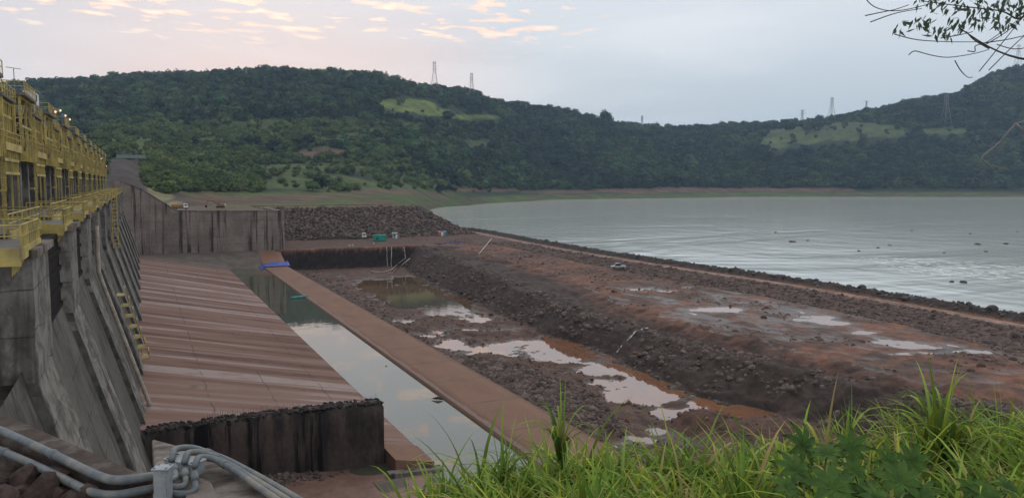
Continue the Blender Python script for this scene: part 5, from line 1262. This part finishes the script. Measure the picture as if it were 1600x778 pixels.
# ------------------------------------------------------------------ tall grass on the bank
class Blades:
    def __init__(s): s.v = []; s.f = []; s.c = []
    def blade(s, base, az, h, bend, w, c0, c1, nseg=7, twist=0.0, lean=0.1):
        dirv = np.array([math.cos(az), math.sin(az), 0.0]); side = np.array([-math.sin(az + twist), math.cos(az + twist), 0.0])
        o = len(s.v); p = np.array(base, float); th = lean; st = h / nseg
        for i in range(nseg + 1):
            t = i / nseg; ww = w * (min(1, .55 + 1.8 * t) if t < .25 else 1) * (1 - t ** 2.2) + .0006
            fold = np.array([0, 0, ww * .35])
            s.v += [tuple(p - side * ww + fold), tuple(p), tuple(p + side * ww + fold)]
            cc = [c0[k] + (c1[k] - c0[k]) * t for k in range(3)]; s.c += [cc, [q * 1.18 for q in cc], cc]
            th += bend / nseg * (0.4 + 1.3 * t)
            p = p + dirv * math.sin(th) * st + np.array([0, 0, math.cos(th)]) * st
        for i in range(nseg):
            a_ = o + i * 3; s.f += [(a_, a_ + 1, a_ + 4, a_ + 3), (a_ + 1, a_ + 2, a_ + 5, a_ + 4)]
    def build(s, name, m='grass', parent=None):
        me = bpy.data.meshes.new(name); me.from_pydata(s.v, [], s.f); a_ = me.color_attributes.new('Col', 'FLOAT_COLOR', 'POINT')
        cc = np.ones((len(s.v), 4), np.float32); cc[:, :3] = np.array(s.c); a_.data.foreach_set('color', cc.ravel())
        me.materials.append(M[m]); me.polygons.foreach_set('use_smooth', [True] * len(me.polygons)); me.update()
        o = bpy.data.objects.new(name, me); C.objects.link(o)
        if parent: o.parent = parent
        return o
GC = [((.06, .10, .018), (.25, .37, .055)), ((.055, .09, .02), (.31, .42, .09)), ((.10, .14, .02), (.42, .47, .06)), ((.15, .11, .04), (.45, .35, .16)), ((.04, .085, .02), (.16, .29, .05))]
GR = random.Random(5)
def gcol(dry=.08):
    c = GC[3] if GR.random() < dry else GR.choice([GC[0], GC[1], GC[2], GC[4], GC[0], GC[1]]); k = GR.uniform(.6, 1.4)
    return tuple(q * k for q in c[0]), tuple(q * k for q in c[1])
def bpos(px, f):
    X, Y = rot((px - 800) / (F * CP) * f, f); return (X, Y, float(bank_z(px, f)))
B = Blades()
for i in range(1300):
    px = GR.uniform(575, 1720); f_ = GR.uniform(5.2, 8.9)
    if px < 700 and GR.random() < (700 - px) / 160: continue
    hh = GR.uniform(.45, 1.0) * (1.35 if GR.random() < .12 else 1.0) * (1 if px > 700 else .7 + (px - 575) / 420)
    dry = .5 if 1330 < px < 1440 and f_ > 7.6 else (.12 if px > 1000 else .06)
    for k in range(GR.randint(6, 11)):
        b_ = bpos(px, f_); c0, c1 = gcol(dry)
        B.blade((b_[0] + GR.gauss(0, .05), b_[1] + GR.gauss(0, .05), b_[2] - .05), GR.uniform(0, 6.28), hh * GR.uniform(.65, 1.2), GR.uniform(.6, 2.7), GR.uniform(.011, .031), c0, c1, 7, GR.uniform(-.5, .5), GR.uniform(.02, .3))
gs = B.build('tall_grass'); tag(gs, 'thick green and yellowish tall grass covering the near bank', 'grass', kind='stuff')
def clump(label, px, f_, h, n, spread=.05, w=.012, bend=(0.8, 2.6), tall=0, lift=0.0):
    t = thing('grass_clump', label, 'grass clump', bpos(px, f_), group='tall grass clumps above the bank')
    Bc = Blades()
    for k in range(n):
        c0, c1 = gcol(.05); Bc.blade((GR.gauss(0, spread), GR.gauss(0, spread), lift -.05 + h * .25 * GR.random()), GR.uniform(0, 6.28), h * GR.uniform(.7, 1.1), GR.uniform(*bend), w * GR.uniform(.8, 1.4), c0, c1, 10, GR.uniform(-.4, .4), GR.uniform(.02, .22))
    Bc.build('leaf_blades', 'grass', t)
    if tall:
        Bs = Blades()
        for k in range(tall): c0, c1 = gcol(0); Bs.blade((GR.gauss(0, spread), GR.gauss(0, spread), lift), GR.uniform(0, 6.28), h * GR.uniform(1.05, 1.3), GR.uniform(.05, .35), w * 1.1, c0, c1, 8, 0, GR.uniform(.0, .12))
        Bs.build('upright_shoots', 'grass', t)
    MB().tube([(0, 0, -.1), (0.01, 0, lift + h * .35)], [.012, .008], 6).build('stalk', 'stemg', t)
clump('arching grass clump in front of the rubble mound', 878, 7.6, .78, 26, .02, .012, (1.7, 3.0), 2, .62)
clump('arching grass clump in front of the sill, left of the rubble one', 785, 7.7, .72, 20, .02, .011, (1.7, 3.0), 2, .42)
clump('tall upright grass clump before the muddy ramp', 1168, 6.6, .95, 24, .07, .022, (.3, 2.0), 6)
clump('tallest wide arching grass clump at the right of the bank', 1490, 7.2, 1.05, 44, .08, .022, (1.0, 2.8), 4, .25)
clump('grass clump rising in the lower middle of the bank', 1050, 6.0, .8, 20, .06, .015, (.4, 1.8), 5)
clump('grass clump at the left end of the bank over the pool', 690, 7.4, .7, 20, .06, .010, (.6, 2.2), 4)
clump('straight grass shoots beside the muddy ramp', 1330, 7.8, .95, 18, .06, .012, (.3, 1.6), 6)
clump('grass clump at the right edge of the bank', 1585, 7.6, 1.0, 26, .1, .014, (.8, 2.4), 5)
clump('upright grass shoots left of the arching rubble clump', 915, 6.5, .9, 20, .05, .014, (.2, 1.8), 5)

# broad-leaved plants
def palm_leaf(lobes=8):
    mb = MB(); R = random.Random(3)
    for i in range(lobes):
        a_ = math.radians(-150 + 300 * i / (lobes - 1)); L_ = (.95 if abs(a_) < 1.2 else .75) * R.uniform(.9, 1.05)
        d = Vector((math.sin(a_), math.cos(a_), 0)); s = Vector((math.cos(a_), -math.sin(a_), 0)); o = len(mb.v)
        prof_ = [(0, .03, 0), (.25, .12, .04), (.5, .155, .05), (.75, .11, .0), (1.0, .004, -.12)]
        for t, w, z in prof_:
            c = d * t * L_; mb.v += [tuple(c - s * w + Vector((0, 0, z + .05 * t))), tuple(c + Vector((0, 0, z - .03))), tuple(c + s * w + Vector((0, 0, z + .05 * t)))]
        for k in range(4): q = o + k * 3; mb.f += [(q, q + 1, q + 4, q + 3), (q + 1, q + 2, q + 5, q + 4)]
    return mb.mesh('leaf', 'leafy', True)
PL = palm_leaf(8)
def broad_plant(label, px, f_, leaves):
    base = Vector(bpos(px, f_)); t = thing('broadleaf_plant', label, 'plant', base, group='broad leaved plants in the near grass')
    for (lx, ly, lf_, r, tilt, rz) in leaves:
        q = D(lx, ly, lf_) - base
        o = part('leaf', PL, t, q); o.scale = (r, r, r); o.rotation_euler = (-tilt * .9 + .15, GR.uniform(-.25, .25), rz)
        MB().tube([(GR.uniform(-.04, .04), 0, .05), q * .5 + Vector((0, 0, .12)), q - Vector((0, 0, .02))], [.012, .009, .006], 6).build('stalk', 'stemg', t, True)
    MB().tube([(0, 0, -.1), (0, 0, .45)], [.02, .012], 8).build('stem', 'stemg', t)
cr = -YAW
broad_plant('broad lobed dark green plant at the bottom, left of its neighbour', 1275, 5.3, [(1243, 735, 5.3, .20, -.55, cr + .2), (1303, 762, 5.0, .24, -.5, cr + .1), (1292, 708, 5.5, .17, -.15, cr - .3), (1255, 698, 5.8, .22, -1.1, cr + .5), (1330, 700, 5.7, .18, -.9, cr - .8), (1355, 772, 5.0, .17, -.5, cr - .4), (1232, 762, 5.1, .16, -.4, cr + .9)])
broad_plant('broad lobed dark green plant at the bottom, right of its neighbour', 1405, 5.2, [(1408, 752, 5.1, .22, -.5, cr - .1), (1390, 725, 5.5, .17, -1.0, cr + .5), (1440, 775, 5.0, .18, -.4, cr - .6), (1372, 780, 4.9, .18, -.5, cr + .6), (1425, 722, 5.6, .18, -.9, cr - .3), (1335, 735, 5.4, .14, -.6, cr)])
broad_plant('smaller lobed plant low in the right corner', 1545, 5.2, [(1545, 775, 5.1, .16, -.5, cr), (1575, 762, 5.3, .15, -.6, cr + .5), (1520, 765, 5.3, .14, -.7, cr - .5)])
# leafy shrub behind the tall clump
sb_ = thing('leafy_shrub', 'feathery green shrub behind the tallest arching grass', 'shrub', bpos(1465, 8.9))
mb = crown_mb(801, 1500, 8, .055); mb.v = [(x * .42, y * .42, z * 1.0) for x, y, z in mb.v]
lm = MB(); RR = random.Random(9)
for i in range(900):
    c = Vector((RR.gauss(0, .24), RR.gauss(0, .24), RR.uniform(.25, 1.15))); c.x *= 1.2 - .5 * c.z; a_ = RR.uniform(0, 6.28); q = RR.uniform(.02, .045)
    u = Vector((math.cos(a_), math.sin(a_), RR.uniform(-.4, .4))) * q; w = Vector((-math.sin(a_), math.cos(a_), RR.uniform(-.3, .6))) * q * .5
    lm.add([c - u, c + w, c + u, c - w], [(0, 1, 2, 3)])
lv_ = lm.build('leaves', 'scrub', sb_); lv_['kind'] = 'stuff'
for i in range(6): a_ = i * 1.05; MB().tube([(0, 0, -.1), (math.cos(a_) * .12, math.sin(a_) * .12, .5), (math.cos(a_) * .25, math.sin(a_) * .25, 1.0)], [.012, .008, .004], 5).build('stem', 'stemg', sb_)

# ------------------------------------------------------------------ tree reaching in from the right
tr = thing('overhanging_tree', 'leafy tree limb and bare twigs hanging in at the top right', 'tree', D(2050, 900, 5.6))
tb = D(2050, 900, 5.6)
def br_(pix, r0, r1, m='bark', name='branch', d0=5.2, d1=4.9):
    pts = [D(px, py, d0 + (d1 - d0) * i / max(len(pix) - 1, 1)) - tb for i, (px, py) in enumerate(pix)]
    pts = arc(pts, 3) if len(pts) > 2 else pts; n_ = len(pts)
    return MB().tube(pts, [r0 + (r1 - r0) * i / (n_ - 1) for i in range(n_)], 6).build(name, m, tr, True)
br_([(2050, 900), (2020, 500), (1930, 220), (1850, 110), (1760, 90)], .14, .05, name='trunk', d0=5.6, d1=5.4)
br_([(1850, 110), (1720, 95), (1600, 95), (1550, 78), (1500, 45), (1520, 52)][:5] + [(1520, 52)][:0], .011, .004)
br_([(1545, 76), (1520, 62), (1510, 50)], .006, .003)
br_([(1900, 160), (1700, -40), (1640, 10), (1598, 27), (1588, 31), (1570, 18), (1500, 10), (1440, 2)], .010, .003)
for pix in ([(1350, -5), (1362, 10), (1385, 18), (1410, 17), (1450, 8), (1520, -20)], [(1352, 25), (1375, 20), (1398, 16), (1420, 8)], [(1360, 35), (1400, 20), (1440, 14)],
            [(1398, 54), (1430, 63), (1480, 66), (1530, 66)], [(1420, 86), (1428, 79), (1455, 87), (1480, 91), (1520, 85), (1545, 78)], [(1492, 95), (1500, 110), (1512, 122), (1520, 121)],
            [(1512, 80), (1525, 82), (1522, 72), (1540, 68), (1580, 40), (1620, 10)], [(1530, 112), (1560, 75), (1600, 25), (1640, -20)], [(1540, 70), (1575, 50), (1620, 5)], [(1535, 68), (1590, 60), (1650, 40)], [(1558, 70), (1590, 80), (1640, 60)], [(1545, 110), (1600, 55), (1660, 10)], [(1470, 60), (1500, 55), (1520, 50)]):
    br_(pix, .0034, .0022, d0=5.0, d1=5.1)
br_([(1800, 60), (1680, 140), (1603, 190), (1587, 192), (1560, 225), (1540, 240), (1532, 248), (1545, 258), (1575, 265)], .007, .0035, 'twig', 'bare_twig', 5.4, 4.9)
br_([(1587, 192), (1600, 205)], .005, .003, 'twig', 'bare_twig')
LM = MB(); RR = random.Random(4)
def leaflet(c, d, l):
    s = d.cross(Vector((RR.gauss(0, 1), RR.gauss(0, 1), RR.gauss(0, 1)))).normalized() * l * .16
    LM.add([c, c + d * l * .35 + s, c + d * l, c + d * l * .35 - s], [(0, 1, 2, 3)])
for (px, py, n_, sp) in ((1408, 42, 5, 10), (1425, 35, 6, 10), (1440, 33, 7, 10), (1450, 40, 4, 6), (1458, 28, 6, 10), (1462, 50, 6, 8), (1475, 48, 5, 8), (1488, 55, 4, 6), (1490, 38, 8, 10), (1505, 30, 9, 12), (1455, 2, 8, 12), (1478, 6, 9, 12), (1500, 5, 9, 12),
                         (1520, 22, 10, 12), (1540, 12, 12, 14), (1550, 28, 10, 12), (1560, 38, 8, 10), (1575, 10, 12, 14), (1590, 20, 14, 14), (1597, 5, 14, 14), (1530, 2, 10, 14), (1565, 0, 12, 14), (1580, 36, 6, 8), (1440, 5, 6, 10), (1535, 35, 6, 8)):
    for i in range(n_ + 2):
        c = D(px + RR.gauss(0, sp * .7), py + RR.gauss(0, sp * .45), 5.0 + RR.uniform(-.15, .2)) - tb
        dd = Vector((RR.gauss(-.2, .5), RR.gauss(0, .5), -1 if RR.random() < .8 else .2)).normalized(); leaflet(c, dd, RR.uniform(.045, .075))
lf = LM.build('leaves', 'treeleaf', tr); lf['kind'] = 'stuff'

# ------------------------------------------------------------------ air
hz = bpy.data.materials.new('haze_air'); hz.use_nodes = True
nt = hz.node_tree; nt.nodes.clear(); N = nt.nodes.new; L = nt.links.new
pv = N('ShaderNodeVolumePrincipled'); pv.inputs['Color'].default_value = (0.50, 0.70, 0.95, 1); pv.inputs['Density'].default_value = 0.000095
pv.inputs['Anisotropy'].default_value = 0.2
ho = N('ShaderNodeOutputMaterial'); L(pv.outputs[0], ho.inputs['Volume'])
zmax = float(TZ.max()) + 60
haze = MB().box(-5200, 5200, -1500, 5200, -12, zmax).build('haze', hz); haze['kind'] = 'stuff'; haze['label'] = 'thin bluish evening haze over the valley'
